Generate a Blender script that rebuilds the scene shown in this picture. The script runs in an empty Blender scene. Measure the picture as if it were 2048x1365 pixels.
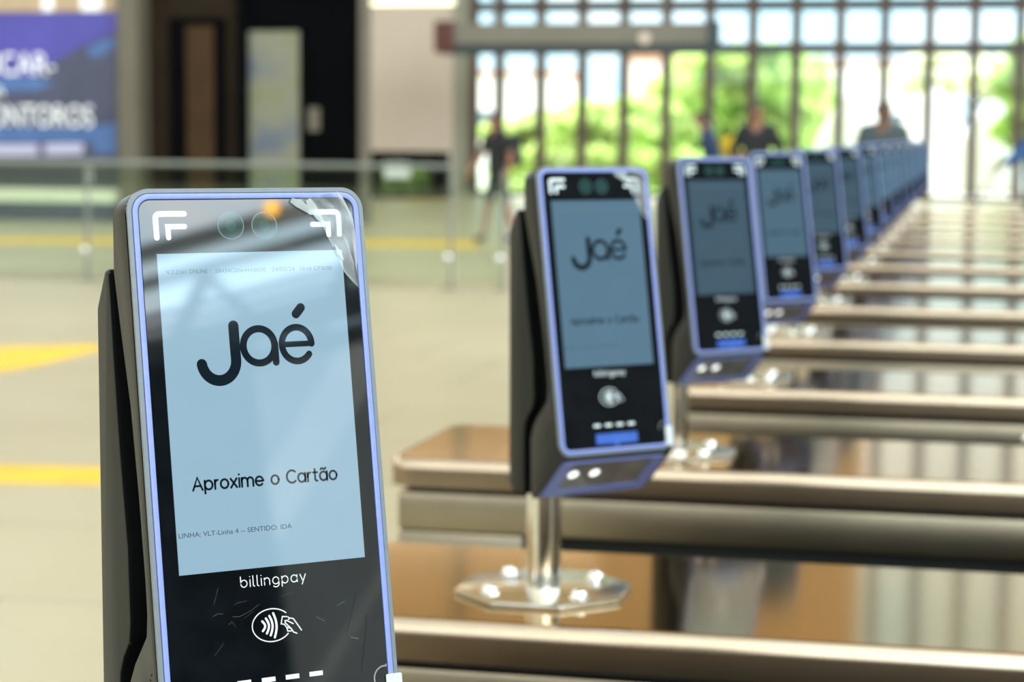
import bpy, bmesh, math, random
from mathutils import Vector, Matrix
random.seed(7)
SC = bpy.context.scene
COL = SC.collection
PI = math.pi

# ------------------------------------------------------------------ camera
# world axes: +Y runs along the row of validators, +X along the turnstile cabinets, Z up
F_PX, PITCH, ROLL, YAW = 4155.9, 0.10011, 0.00717, 0.21941
EYE = 1.49
cam_d = bpy.data.cameras.new('camera'); cam = bpy.data.objects.new('camera', cam_d); COL.objects.link(cam)
cam_d.sensor_fit = 'HORIZONTAL'; cam_d.sensor_width = 22.3; cam_d.lens = F_PX / 2048 * 22.3
cam_d.clip_start = 0.05; cam_d.clip_end = 500
cam.matrix_world = (Matrix.Translation((0, 0, EYE)) @ Matrix.Rotation(YAW, 4, 'Z')
                    @ Matrix.Rotation(PI / 2 - PITCH, 4, 'X') @ Matrix.Rotation(ROLL, 4, 'Z'))
cam_d.dof.use_dof = True; cam_d.dof.focus_distance = 1.135; cam_d.dof.aperture_fstop = 5.9
SC.camera = cam

# ------------------------------------------------------------------ sky
world = bpy.data.worlds.new('sky'); SC.world = world; world.use_nodes = True
nt = world.node_tree; nt.nodes.clear()
def wn(t): return nt.nodes.new(t)
tc = wn('ShaderNodeTexCoord')
dot = wn('ShaderNodeVectorMath'); dot.operation = 'DOT_PRODUCT'
dot.inputs[1].default_value = Vector((0.78, -0.36, 0.50)).normalized()
nt.links.new(tc.outputs['Generated'], dot.inputs[0])
glow = wn('ShaderNodeMapRange'); glow.interpolation_type = 'SMOOTHSTEP'
glow.inputs['From Min'].default_value = 0.25; glow.inputs['From Max'].default_value = 0.95
glow.inputs['To Min'].default_value = 2.2; glow.inputs['To Max'].default_value = 10.0
nt.links.new(dot.outputs['Value'], glow.inputs['Value'])
cl = wn('ShaderNodeTexNoise'); cl.inputs['Scale'].default_value = 9.0; cl.inputs['Detail'].default_value = 3
nt.links.new(tc.outputs['Generated'], cl.inputs['Vector'])
cr = wn('ShaderNodeValToRGB'); cr.color_ramp.elements[0].position = 0.38; cr.color_ramp.elements[1].position = 0.56
cr.color_ramp.elements[0].color = (0.56, 0.86, 1.0, 1); cr.color_ramp.elements[1].color = (0.93, 0.98, 1.0, 1)
nt.links.new(cl.outputs['Fac'], cr.inputs['Fac'])
bg = wn('ShaderNodeBackground'); out = wn('ShaderNodeOutputWorld')
nt.links.new(cr.outputs['Color'], bg.inputs['Color']); nt.links.new(glow.outputs['Result'], bg.inputs['Strength'])
nt.links.new(bg.outputs['Background'], out.inputs['Surface'])

sun_d = bpy.data.lights.new('sun', 'SUN'); sun_d.energy = 14.0; sun_d.angle = 0.01; sun_d.color = (1, 0.95, 0.84)
sun = bpy.data.objects.new('sun', sun_d); COL.objects.link(sun)
sun.rotation_euler = Vector((0.35, -0.80, -0.85)).to_track_quat('-Z', 'Y').to_euler()

SC.view_settings.view_transform = 'Standard'; SC.view_settings.look = 'None'
SC.view_settings.gamma = 1.0; SC.view_settings.exposure = 0.0; SC.view_settings.use_curve_mapping = False
SC.cycles.max_bounces = 8; SC.cycles.transparent_max_bounces = 12
SC.cycles.caustics_reflective = False; SC.cycles.caustics_refractive = False
SC.cycles.sample_clamp_indirect = 6.0

# ------------------------------------------------------------------ where a sight line of the photograph meets the place
def ray(px, py):
    c, s = math.cos(ROLL), math.sin(ROLL); x, y = px - 1024, py - 682.5
    u = (c * x + s * y) / F_PX; v = (-s * x + c * y) / F_PX
    cp, sp = math.cos(PITCH), math.sin(PITCH)
    X, Y, Z = u, cp - v * sp, -sp - v * cp
    ca, sa = math.cos(YAW), math.sin(YAW)
    return Vector((X * ca - Y * sa, X * sa + Y * ca, Z))
def on_floor(px, py, z=0.0):
    d = ray(px, py); t = (z - EYE) / d.z; return Vector((d.x * t, d.y * t, z))
def on_y(px, py, Y):
    d = ray(px, py); t = Y / d.y; return Vector((d.x * t, Y, EYE + d.z * t))

# ------------------------------------------------------------------ materials
M = {}
def mat(name, col, rough=0.5, metal=0.0, var=0.06, scale=30.0, spec=0.5, ior=1.5, bump=0.0, emit=None, es=1.0, alpha=1.0, aniso=0.0, rvar=0.0):
    m = bpy.data.materials.new(name); m.use_nodes = True; t = m.node_tree; b = t.nodes['Principled BSDF']
    b.inputs['Roughness'].default_value = rough; b.inputs['Metallic'].default_value = metal
    b.inputs['IOR'].default_value = ior; b.inputs['Specular IOR Level'].default_value = spec
    b.inputs['Alpha'].default_value = alpha; b.inputs['Anisotropic'].default_value = aniso
    co = t.nodes.new('ShaderNodeTexCoord'); n = t.nodes.new('ShaderNodeTexNoise')
    n.inputs['Scale'].default_value = scale; n.inputs['Detail'].default_value = 4
    t.links.new(co.outputs['Object'], n.inputs['Vector'])
    r = t.nodes.new('ShaderNodeValToRGB')
    r.color_ramp.elements[0].position = 0.3; r.color_ramp.elements[1].position = 0.7
    r.color_ramp.elements[0].color = tuple(max(0, c * (1 - var)) for c in col) + (1,)
    r.color_ramp.elements[1].color = tuple(c * (1 + var) for c in col) + (1,)
    t.links.new(n.outputs['Fac'], r.inputs['Fac']); t.links.new(r.outputs['Color'], b.inputs['Base Color'])
    if rvar:
        mr = t.nodes.new('ShaderNodeMapRange'); mr.inputs['To Min'].default_value = rough; mr.inputs['To Max'].default_value = rough + rvar
        mr.inputs['From Min'].default_value = 0.35; mr.inputs['From Max'].default_value = 0.65
        t.links.new(n.outputs['Fac'], mr.inputs['Value']); t.links.new(mr.outputs['Result'], b.inputs['Roughness'])
    if bump:
        bm_ = t.nodes.new('ShaderNodeBump'); bm_.inputs['Strength'].default_value = bump; bm_.inputs['Distance'].default_value = 0.001
        t.links.new(n.outputs['Fac'], bm_.inputs['Height']); t.links.new(bm_.outputs['Normal'], b.inputs['Normal'])
    if emit:
        b.inputs['Emission Color'].default_value = tuple(emit) + (1,); b.inputs['Emission Strength'].default_value = es
    M[name] = m
    return m
def glass_mat(name, tint, refl=0.06, milk=0.0, rough=0.02):
    m = bpy.data.materials.new(name); m.use_nodes = True; t = m.node_tree; t.nodes.clear()
    o = t.nodes.new('ShaderNodeOutputMaterial'); tr = t.nodes.new('ShaderNodeBsdfTransparent'); gl = t.nodes.new('ShaderNodeBsdfGlossy')
    tr.inputs['Color'].default_value = tuple(tint) + (1,); gl.inputs['Roughness'].default_value = rough
    lw = t.nodes.new('ShaderNodeLayerWeight'); lw.inputs['Blend'].default_value = 0.15
    mr = t.nodes.new('ShaderNodeMapRange'); mr.inputs['To Min'].default_value = refl; mr.inputs['To Max'].default_value = 0.9
    t.links.new(lw.outputs['Fresnel'], mr.inputs['Value'])
    mx = t.nodes.new('ShaderNodeMixShader'); t.links.new(mr.outputs['Result'], mx.inputs['Fac'])
    t.links.new(tr.outputs[0], mx.inputs[1]); t.links.new(gl.outputs[0], mx.inputs[2])
    last = mx
    if milk:
        df = t.nodes.new('ShaderNodeBsdfDiffuse'); df.inputs['Color'].default_value = (0.8, 0.85, 0.8, 1)
        nz = t.nodes.new('ShaderNodeTexNoise'); nz.inputs['Scale'].default_value = 60.0
        co = t.nodes.new('ShaderNodeTexCoord'); t.links.new(co.outputs['Object'], nz.inputs['Vector'])
        m2 = t.nodes.new('ShaderNodeMapRange'); m2.inputs['To Min'].default_value = milk * 0.5; m2.inputs['To Max'].default_value = milk * 1.5
        t.links.new(nz.outputs['Fac'], m2.inputs['Value'])
        x2 = t.nodes.new('ShaderNodeMixShader'); t.links.new(m2.outputs['Result'], x2.inputs['Fac'])
        t.links.new(mx.outputs[0], x2.inputs[1]); t.links.new(df.outputs[0], x2.inputs[2]); last = x2
    t.links.new(last.outputs[0], o.inputs['Surface']); M[name] = m
    return m

mat('housing plastic', (0.011, 0.012, 0.011), 0.45, var=0.08, scale=400, spec=0.28, bump=0.05)
mat('body plastic', (0.014, 0.015, 0.015), 0.38, var=0.08, scale=400, spec=0.28, bump=0.05)
mat('core black', (0.003, 0.003, 0.003), 0.8, spec=0.05)
mat('rim grey', (0.16, 0.18, 0.20), 0.30, var=0.05, scale=200)
mat('trim periwinkle', (0.205, 0.25, 0.58), 0.34, var=0.04, scale=200)
mat('black glass', (0.004, 0.005, 0.006), 0.025, var=0.3, scale=60, ior=1.62)
SCREEN = (0.31, 0.49, 0.61)
for nm, k_ in (('screen bright', 1.0), ('screen mid', 0.42), ('screen dim', 0.20), ('screen low', 0.30)):
    mat(nm, (0.01, 0.012, 0.015), 0.025, var=0.2, ior=1.62, emit=SCREEN if k_ > 0.9 else (0.22, 0.44, 0.62), es=k_)
mat('ink dark', (0.006, 0.010, 0.014), 0.025, var=0.1, ior=1.62)
mat('ink grey', (0.02, 0.02, 0.02), 0.025, ior=1.62, emit=(0.03, 0.06, 0.085), es=1.0)
mat('ink faint', (0.02, 0.02, 0.02), 0.025, ior=1.62, emit=(0.12, 0.21, 0.28), es=1.0)
mat('print white', (0.75, 0.80, 0.80), 0.06, var=0.03, ior=1.6)
mat('label blue', (0.05, 0.115, 0.40), 0.15, var=0.08)
mat('lens ring', (0.07, 0.13, 0.13), 0.05, var=0.1, ior=1.6)
mat('lens glass', (0.012, 0.035, 0.034), 0.02, var=0.1, ior=1.62)
mat('lens pupil', (0.02, 0.06, 0.055), 0.02, ior=1.62)
mat('scanner window', (0.20, 0.20, 0.19), 0.08, var=0.2, ior=1.6)
mat('disc white', (0.9, 0.9, 0.9), 0.3, emit=(1, 1, 0.97), es=1.6)
mat('post steel', (0.74, 0.70, 0.63), 0.16, metal=1.0, var=0.05, scale=60)
mat('plate steel', (0.66, 0.63, 0.57), 0.22, metal=1.0, var=0.06, scale=60)
mat('bolt steel', (0.95, 0.94, 0.92), 0.12, metal=1.0, var=0.02)
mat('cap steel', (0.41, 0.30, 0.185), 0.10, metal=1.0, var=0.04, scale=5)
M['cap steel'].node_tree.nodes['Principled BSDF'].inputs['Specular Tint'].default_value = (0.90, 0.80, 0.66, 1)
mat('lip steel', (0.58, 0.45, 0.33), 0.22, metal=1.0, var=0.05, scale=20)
mat('fascia steel shaded', (0.30, 0.22, 0.145), 0.28, metal=1.0, var=0.06, scale=12)  # same steel as the lip, darkened to paint in the fascia's shade
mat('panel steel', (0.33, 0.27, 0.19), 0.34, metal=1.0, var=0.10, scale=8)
mat('recess black', (0.012, 0.012, 0.010), 0.5)
mat('tape', (0.52, 0.52, 0.52), 0.35, var=0.05)
glass_mat('film clear', (0.92, 0.93, 0.93), 0.12, milk=0.05, rough=0.25)
glass_mat('film crease', (0.8, 0.8, 0.8), 0.15, milk=0.20, rough=0.35)
glass_mat('scratch', (0.97, 0.97, 0.97), 0.06, milk=0.09, rough=0.3)
glass_mat('window glass', (0.97, 0.99, 0.99), 0.03)
glass_mat('balustrade glass', (0.86, 0.93, 0.86), 0.04)

# ------------------------------------------------------------------ object helpers
def obj(name, bm, m, parent=None, smooth=True, angle=35):
    me = bpy.data.meshes.new(name); bm.to_mesh(me); bm.free()
    o = bpy.data.objects.new(name, me); COL.objects.link(o)
    for mm in (m if isinstance(m, (list, tuple)) else [m]): me.materials.append(M[mm])
    if parent: o.parent = parent
    if smooth:
        for p in me.polygons: p.use_smooth = True
        try: me.set_sharp_from_angle(angle=math.radians(angle))
        except Exception: pass
    return o
def bake(o):
    dg = bpy.context.evaluated_depsgraph_get(); ev = o.evaluated_get(dg)
    me = bpy.data.meshes.new_from_object(ev, depsgraph=dg); me.name = o.name
    o.modifiers.clear(); o.data = me
    return o
def bevel(o, w, seg=2, ang=40):
    md = o.modifiers.new('b', 'BEVEL'); md.width = w; md.segments = seg; md.limit_method = 'ANGLE'; md.angle_limit = math.radians(ang)
    bake(o)
    for p in o.data.polygons: p.use_smooth = True
    try: o.data.set_sharp_from_angle(angle=math.radians(35))
    except Exception: pass
    return o
def tag(o, label=None, cat=None, group=None, kind=None):
    if label: o['label'] = label
    if cat: o['category'] = cat
    if group: o['group'] = group
    if kind: o['kind'] = kind
    return o
def thing(name, label, cat, loc=(0, 0, 0), rz=0.0, group=None):
    o = bpy.data.objects.new(name, None); COL.objects.link(o); o.location = loc; o.rotation_euler = (0, 0, rz)
    o.empty_display_size = 0.1
    return tag(o, label, cat, group)
def struct(name, bm, m, parent=None, label=None):
    o = obj(name, bm, m, parent)
    if parent is None: o['kind'] = 'structure'
    if label: o['label'] = label
    return o
def copy_tree(o, parent=None, skip=()):
    c = o.copy(); COL.objects.link(c); c.parent = parent
    for ch in list(o.children):
        if ch.name.split('.')[0] in skip: continue
        copy_tree(ch, c, skip)
    return c
def box(bm, x0, x1, y0, y1, z0, z1):
    vs = [bm.verts.new(p) for p in ((x0, y0, z0), (x1, y0, z0), (x1, y1, z0), (x0, y1, z0), (x0, y0, z1), (x1, y0, z1), (x1, y1, z1), (x0, y1, z1))]
    for f in ((0, 3, 2, 1), (4, 5, 6, 7), (0, 1, 5, 4), (1, 2, 6, 5), (2, 3, 7, 6), (3, 0, 4, 7)): bm.faces.new([vs[i] for i in f])
    return bm
def boxes(*bs):
    bm = bmesh.new()
    for b in bs: box(bm, *b)
    return bm
def prism(bm, pts, fn, lo, hi):
    """polygon pts (2-D) swept from lo to hi through fn(p, h) -> 3-D"""
    a = [bm.verts.new(fn(p, lo)) for p in pts]; b = [bm.verts.new(fn(p, hi)) for p in pts]
    n = len(pts)
    bm.faces.new(a[::-1]); bm.faces.new(b)
    for i in range(n): bm.faces.new((a[i], a[(i + 1) % n], b[(i + 1) % n], b[i]))
    bmesh.ops.recalc_face_normals(bm, faces=bm.faces)
    return bm
def tube(bm, p0, p1, r0, r1=None, n=24):
    r1 = r0 if r1 is None else r1; p0, p1 = Vector(p0), Vector(p1); d = (p1 - p0).normalized()
    a = d.orthogonal().normalized(); b = d.cross(a)
    A = [bm.verts.new(p0 + r0 * (math.cos(2 * PI * i / n) * a + math.sin(2 * PI * i / n) * b)) for i in range(n)]
    B = [bm.verts.new(p1 + r1 * (math.cos(2 * PI * i / n) * a + math.sin(2 * PI * i / n) * b)) for i in range(n)]
    for i in range(n): bm.faces.new((A[i], A[(i + 1) % n], B[(i + 1) % n], B[i]))
    bm.faces.new(A[::-1]); bm.faces.new(B)
    return bm
def dome(bm, c, r, h, n=16, k=5, ax=None):
    c = Vector(c); z = Vector(ax) if ax else Vector((0, 0, 1)); a = z.orthogonal().normalized(); b = z.cross(a); rings = []
    for j in range(k):
        t = j / k * PI / 2
        rings.append([bm.verts.new(c + math.cos(t) * r * (math.cos(2 * PI * i / n) * a + math.sin(2 * PI * i / n) * b) + math.sin(t) * h * z) for i in range(n)])
    top = bm.verts.new(c + h * z)
    for j in range(k - 1):
        for i in range(n): bm.faces.new((rings[j][i], rings[j][(i + 1) % n], rings[j + 1][(i + 1) % n], rings[j + 1][i]))
    for i in range(n): bm.faces.new((rings[-1][i], rings[-1][(i + 1) % n], top))
    bm.faces.new(rings[0][::-1])
    return bm
def rrect(w0, w1, h0, h1, r, k=7, corners=(1, 1, 1, 1)):
    """rounded rectangle, anticlockwise from lower left; corners ll, lr, ur, ul"""
    P = []
    for (cx, cy, a0, on, qx, qy) in ((w0 + r, h0 + r, PI, corners[0], w0, h0), (w1 - r, h0 + r, 1.5 * PI, corners[1], w1, h0), (w1 - r, h1 - r, 0, corners[2], w1, h1), (w0 + r, h1 - r, PI / 2, corners[3], w0, h1)):
        if not on: P.append((qx, qy)); continue
        for i in range(k + 1):
            t = a0 + PI / 2 * i / k; P.append((cx + r * math.cos(t), cy + r * math.sin(t)))
    return P
def ring(bm, outer, inner, fn, lo, hi):
    n = len(outer)
    L = [[bm.verts.new(fn(p, h)) for p in pl] for pl, h in ((outer, lo), (outer, hi), (inner, hi), (inner, lo))]
    for j in range(4):
        A, B = L[j], L[(j + 1) % 4]
        for i in range(n): bm.faces.new((A[i], A[(i + 1) % n], B[(i + 1) % n], B[i]))
    bmesh.ops.recalc_face_normals(bm, faces=bm.faces)
    return bm
def arc(cx, cy, rx, ry, a0, a1, n=18):
    return [(cx + rx * math.cos(math.radians(a0 + (a1 - a0) * i / n)), cy + ry * math.sin(math.radians(a0 + (a1 - a0) * i / n))) for i in range(n + 1)]
def stroke(bm, pts, w, fn, h, caps=True, closed=False):
    """one pen stroke of width w along 2-D pts, laid flat at height h"""
    V = [Vector(p) for p in pts]; n = len(V); L, R_ = [], []
    for i in range(n):
        if closed: d0, d1 = V[i] - V[i - 1], V[(i + 1) % n] - V[i]
        else: d0 = V[i] - V[i - 1] if i else V[1] - V[0]; d1 = V[i + 1] - V[i] if i < n - 1 else V[i] - V[i - 1]
        n0 = Vector((-d0.y, d0.x)).normalized(); n1 = Vector((-d1.y, d1.x)).normalized(); m = n0 + n1
        m = m.normalized() if m.length > 1e-6 else n0
        k = min(1.0 / max(0.35, m.dot(n0)), 1.6) * w / 2
        L.append(bm.verts.new(fn(V[i] + m * k, h))); R_.append(bm.verts.new(fn(V[i] - m * k, h)))
    for i in range(n if closed else n - 1):
        j = (i + 1) % n; bm.faces.new((R_[i], R_[j], L[j], L[i]))
    if caps and not closed:
        for e, s in ((0, -1), (n - 1, 1)):
            d = (V[1] - V[0] if e == 0 else V[-1] - V[-2]).normalized() * s; q = Vector((-d.y, d.x))
            cs = [bm.verts.new(fn(V[e] + w / 2 * (math.cos(t) * q + math.sin(t) * d), h)) for t in [PI * i / 8 for i in range(9)]]
            f = bm.faces.new(cs)
    return bm

# small pen alphabet: letters as strokes on a unit x-height, used for the two large lines of lettering
def glyph(ch):
    o = arc(.5, .5, .5, .5, 0, 360, 28)
    G = {'o': ([o], 1.0), 'a': ([o, [(1, 1), (1, 0)]], 1.0), 'e': ([[(0, .5), (1, .5)] + arc(.5, .5, .5, .5, 0, 318, 26)], 1.0),
         'p': ([o, [(0, 1), (0, -.42)]], 1.0), 'b': ([o, [(0, 1.5), (0, .5)]], 1.0), 'i': ([[(0, 1), (0, 0)], [(0, 1.42), (0, 1.43)]], 0.0),
         'l': ([[(0, 1.5), (0, .18)] + arc(.2, .18, .2, .18, 180, 270, 6)], 0.16), 'n': ([[(0, 1), (0, 0)], [(0, .5)] + arc(.42, .55, .42, .45, 170, 0, 14) + [(.84, 0)]], 0.84),
         'r': ([[(0, 1), (0, 0)], [(0, .5)] + arc(.42, .55, .42, .45, 170, 95, 8)], 0.42),
         'm': ([[(0, 1), (0, 0)], [(0, .6)] + arc(.38, .62, .38, .38, 170, 0, 12) + [(.76, 0)], [(.76, .6)] + arc(1.14, .62, .38, .38, 170, 0, 12) + [(1.52, 0)]], 1.52),
         'x': ([[(0, 1), (.8, 0)], [(0, 0), (.8, 1)]], 0.8), 't': ([[(.25, 1.35), (.25, .25)] + arc(.47, .25, .22, .25, 180, 285, 8), [(0, .98), (.58, .98)]], 0.58),
         'g': ([o, [(1, .5), (1, 0)] + arc(.5, 0, .5, .42, 0, -140, 14)], 1.0), 'y': ([[(0, 1), (.45, 0)], [(.9, 1), (.28, -.42)]], 0.9),
         'A': ([[(0, 0), (.62, 1.42), (1.24, 0)], [(.22, .46), (1.02, .46)]], 1.24), 'C': ([arc(.7, .71, .7, .71, 48, 312, 26)], 1.2), ' ': ([], 0.45)}
    if ch == 'ã':
        s, w = G['a']; return s + [[(.15, 1.28), (.3, 1.4), (.5, 1.34), (.68, 1.28), (.85, 1.42)]], w
    return G[ch]
def pen_text(bm, text, x0, x1, base, xh, w, fn, h, gap=0.30):
    tot = sum(glyph(c)[1] for c in text) + gap * (len(text) - 1)
    s = (x1 - x0) / tot; x = x0
    for c in text:
        st, gw = glyph(c)
        for p in st: stroke(bm, [(x + q[0] * s, base + q[1] * xh) for q in p], w, fn, h)
        x += (gw + gap) * s
    return bm
def font_text(bm, text, x0, x1, base, fn, h, height=None):
    cu = bpy.data.curves.new('t', 'FONT'); cu.body = text; cu.resolution_u = 3
    to = bpy.data.objects.new('t', cu); COL.objects.link(to)
    dg = bpy.context.evaluated_depsgraph_get(); me = bpy.data.meshes.new_from_object(to.evaluated_get(dg))
    xs = [v.co.x for v in me.vertices]; a, b = min(xs), max(xs); s = (x1 - x0) / (b - a)
    sy = s if height is None else height / 0.72
    vs = [bm.verts.new(fn((x0 + (v.co.x - a) * s, base + v.co.y * sy), h)) for v in me.vertices]
    for p in me.polygons:
        try: bm.faces.new([vs[i] for i in p.vertices])
        except ValueError: pass
    bpy.data.objects.remove(to); bpy.data.curves.remove(cu); bpy.data.meshes.remove(me)
    return bm

# ------------------------------------------------------------------ materials of the hall
def floor_mat(name, col, slab=1.2, rough=0.32):
    m = bpy.data.materials.new(name); m.use_nodes = True; t = m.node_tree; b = t.nodes['Principled BSDF']
    co = t.nodes.new('ShaderNodeTexCoord'); br = t.nodes.new('ShaderNodeTexBrick'); br.offset = 0.5
    br.inputs['Scale'].default_value = 1.0; br.inputs['Brick Width'].default_value = slab; br.inputs['Row Height'].default_value = slab
    br.inputs['Mortar Size'].default_value = 0.012
    br.inputs['Color1'].default_value = tuple(c * 1.05 for c in col) + (1,); br.inputs['Color2'].default_value = tuple(c * 0.94 for c in col) + (1,)
    br.inputs['Mortar'].default_value = tuple(c * 0.6 for c in col) + (1,)
    t.links.new(co.outputs['Object'], br.inputs['Vector'])
    n = t.nodes.new('ShaderNodeTexNoise'); n.inputs['Scale'].default_value = 0.8; n.inputs['Detail'].default_value = 5
    t.links.new(co.outputs['Object'], n.inputs['Vector'])
    mx = t.nodes.new('ShaderNodeMix'); mx.data_type = 'RGBA'; mx.blend_type = 'MULTIPLY'; mx.inputs[0].default_value = 0.35
    rp = t.nodes.new('ShaderNodeValToRGB'); rp.color_ramp.elements[0].position = 0.35; rp.color_ramp.elements[1].position = 0.65
    rp.color_ramp.elements[0].color = (0.82, 0.76, 0.66, 1); rp.color_ramp.elements[1].color = (1, 1, 1, 1)
    t.links.new(n.outputs['Fac'], rp.inputs['Fac']); t.links.new(br.outputs['Color'], mx.inputs[6]); t.links.new(rp.outputs['Color'], mx.inputs[7])
    t.links.new(mx.outputs[2], b.inputs['Base Color']); b.inputs['Roughness'].default_value = rough
    M[name] = m
floor_mat('floor stone', (0.43, 0.383, 0.255))
floor_mat('pavement', (0.50, 0.49, 0.45), 2.0, 0.8)
mat('tactile yellow', (0.74, 0.46, 0.025), 0.55, var=0.12, scale=4)
mat('beige panel', (0.46, 0.38, 0.31), 0.6, var=0.05, scale=0.6)
mat('ceiling tan', (0.55, 0.38, 0.20), 0.6, var=0.10, scale=0.7)
mat('beam white', (0.75, 0.75, 0.73), 0.5, var=0.06, scale=1.5)
mat('wall grey', (0.80, 0.84, 0.86), 0.6, var=0.15, scale=0.8)
mat('wall dark', (0.05, 0.052, 0.055), 0.6, var=0.15, scale=0.8)
mat('wall sand', (0.42, 0.36, 0.27), 0.7, var=0.08, scale=0.7)
mat('mullion brown', (0.062, 0.039, 0.025), 0.45, var=0.10, scale=3)
mat('bar teal grey', (0.028, 0.042, 0.046), 0.5, var=0.10, scale=3)
mat('shop brown', (0.016, 0.010, 0.005), 0.7, var=0.2, scale=1.5, spec=0.1)
mat('shop door brown', (0.040, 0.021, 0.009), 0.6, var=0.15, scale=2, spec=0.1)
mat('shop black', (0.0015, 0.0015, 0.002), 0.8, var=0.2, scale=1.5, spec=0.03)
mat('pillar taupe', (0.10, 0.085, 0.06), 0.6, var=0.10, scale=2)
mat('plinth blue grey', (0.035, 0.045, 0.075), 0.5, var=0.12, scale=2)
mat('ledge cream', (0.62, 0.62, 0.48), 0.5, var=0.05, scale=2)
mat('return grey', (0.24, 0.24, 0.18), 0.6)
mat('sign box grey', (0.17, 0.155, 0.12), 0.5, var=0.06, scale=2)
mat('cap red brown', (0.08, 0.022, 0.015), 0.5, var=0.1)
mat('rail steel', (0.20, 0.215, 0.19), 0.4, metal=0.3, var=0.05, scale=8)
mat('clamp steel', (0.75, 0.75, 0.70), 0.25, metal=1.0, var=0.03)
mat('poster violet', (0.060, 0.052, 0.29), 0.4, var=0.15, scale=0.9)
mat('poster slate', (0.048, 0.052, 0.095), 0.4, var=0.25, scale=0.9)
mat('poster blue', (0.055, 0.12, 0.30), 0.4, var=0.2, scale=1.2)
mat('poster white', (0.92, 0.92, 0.94), 0.45, var=0.03)
mat('poster pale', (0.42, 0.40, 0.55), 0.45, var=0.08)
mat('tan board', (0.42, 0.30, 0.19), 0.5, var=0.15, scale=1.5)
mat('lamp warm', (0.9, 0.85, 0.6), 0.4, emit=(1.0, 0.93, 0.62), es=2.2)
mat('lamp orange', (0.9, 0.5, 0.1), 0.4, emit=(1.0, 0.50, 0.06), es=26.0)
mat('grass', (0.34, 0.50, 0.10), 0.9, var=0.3, scale=2)
mat('trunk', (0.10, 0.07, 0.045), 0.9, var=0.2, scale=6)
mat('white fabric', (0.88, 0.88, 0.86), 0.6, var=0.02)
mat('house pink', (0.74, 0.60, 0.52), 0.8, var=0.06, scale=0.4)
mat('house cream', (0.82, 0.78, 0.70), 0.8, var=0.06, scale=0.4)
mat('house glass', (0.10, 0.13, 0.16), 0.15, var=0.1)
mat('roof clay', (0.40, 0.18, 0.10), 0.8, var=0.1)
mat('skin tan', (0.26, 0.115, 0.065), 0.55, var=0.05, scale=40)
mat('skin brown', (0.14, 0.07, 0.042), 0.55, var=0.05, scale=40)
mat('hair dark', (0.012, 0.010, 0.009), 0.6, var=0.2, scale=60)
mat('cloth black', (0.005, 0.005, 0.007), 0.8, var=0.15, scale=40)
mat('cloth charcoal', (0.035, 0.040, 0.045), 0.8, var=0.15, scale=40)
mat('cloth navy', (0.010, 0.028, 0.085), 0.8, var=0.15, scale=40)
mat('cloth blue', (0.025, 0.085, 0.24), 0.8, var=0.15, scale=40)
mat('cloth grey', (0.045, 0.06, 0.066), 0.8, var=0.1, scale=40)
mat('cloth khaki', (0.085, 0.070, 0.045), 0.8, var=0.15, scale=40)
mat('bag yellow', (0.62, 0.40, 0.01), 0.6, var=0.1, scale=20)
mat('shoe dark', (0.02, 0.02, 0.02), 0.5)
mat('stick grey', (0.10, 0.10, 0.09), 0.5)
mat('bristle brown', (0.10, 0.05, 0.03), 0.8)
def leaf_mat(name, col):
    m = bpy.data.materials.new(name); m.use_nodes = True; t = m.node_tree; t.nodes.clear()
    o = t.nodes.new('ShaderNodeOutputMaterial'); d = t.nodes.new('ShaderNodeBsdfDiffuse'); tl = t.nodes.new('ShaderNodeBsdfTranslucent')
    co = t.nodes.new('ShaderNodeTexCoord'); n = t.nodes.new('ShaderNodeTexNoise'); n.inputs['Scale'].default_value = 0.9
    t.links.new(co.outputs['Object'], n.inputs['Vector']); r = t.nodes.new('ShaderNodeValToRGB')
    r.color_ramp.elements[0].position = 0.35; r.color_ramp.elements[1].position = 0.65
    r.color_ramp.elements[0].color = tuple(c * 0.65 for c in col) + (1,); r.color_ramp.elements[1].color = tuple(min(1, c * 1.3) for c in col) + (1,)
    t.links.new(n.outputs['Fac'], r.inputs['Fac'])
    t.links.new(r.outputs['Color'], d.inputs['Color']); t.links.new(r.outputs['Color'], tl.inputs['Color'])
    a = t.nodes.new('ShaderNodeMixShader'); a.inputs['Fac'].default_value = 0.5
    t.links.new(d.outputs[0], a.inputs[1]); t.links.new(tl.outputs[0], a.inputs[2]); t.links.new(a.outputs[0], o.inputs['Surface']); M[name] = m
leaf_mat('leaf lime', (0.62, 0.76, 0.32)); leaf_mat('leaf green', (0.47, 0.64, 0.23)); leaf_mat('leaf pale', (0.80, 0.86, 0.58)); leaf_mat('leaf deep', (0.16, 0.34, 0.06))

# ================================================================== THE HALL
FAC = 48.0                                   # distance of the glazed end wall along the row
struct('floor', boxes((-30, 30, -16, FAC, -0.3, 0)), 'floor stone')
mat('floor dark added', (0.13, 0.115, 0.09), 0.35, var=0.15, scale=6)
struct('floor_dark_added', boxes((-0.95, 12, -10, 17, 0.0003, 0.003)), 'floor dark added')  # unseen dark floor, added to darken what the cabinet fronts reflect
struct('ground_outside', boxes((-80, 80, FAC + 0.001, 140, -0.32, -0.02)), 'pavement')
struct('ceiling', boxes((-30, 30, 10, FAC + 0.6, 21.0, 21.4)), 'ceiling tan')
for i in range(11):
    y = -15 + i * 2.3
    struct('ceiling_beam', boxes((-30, 18, y, y + 1.0, 8.2, 8.8)), 'beam white')
struct('wall_left', boxes((-30.3, -30, -16, FAC, 0, 9)), 'wall sand')
struct('wall_back', boxes((-30, 18, -16.3, -16, 0, 4.2)), 'wall dark')
struct('wall_right', boxes((18, 18.3, -16, -8.0, 0, 6.20)), 'shop black')
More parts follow.
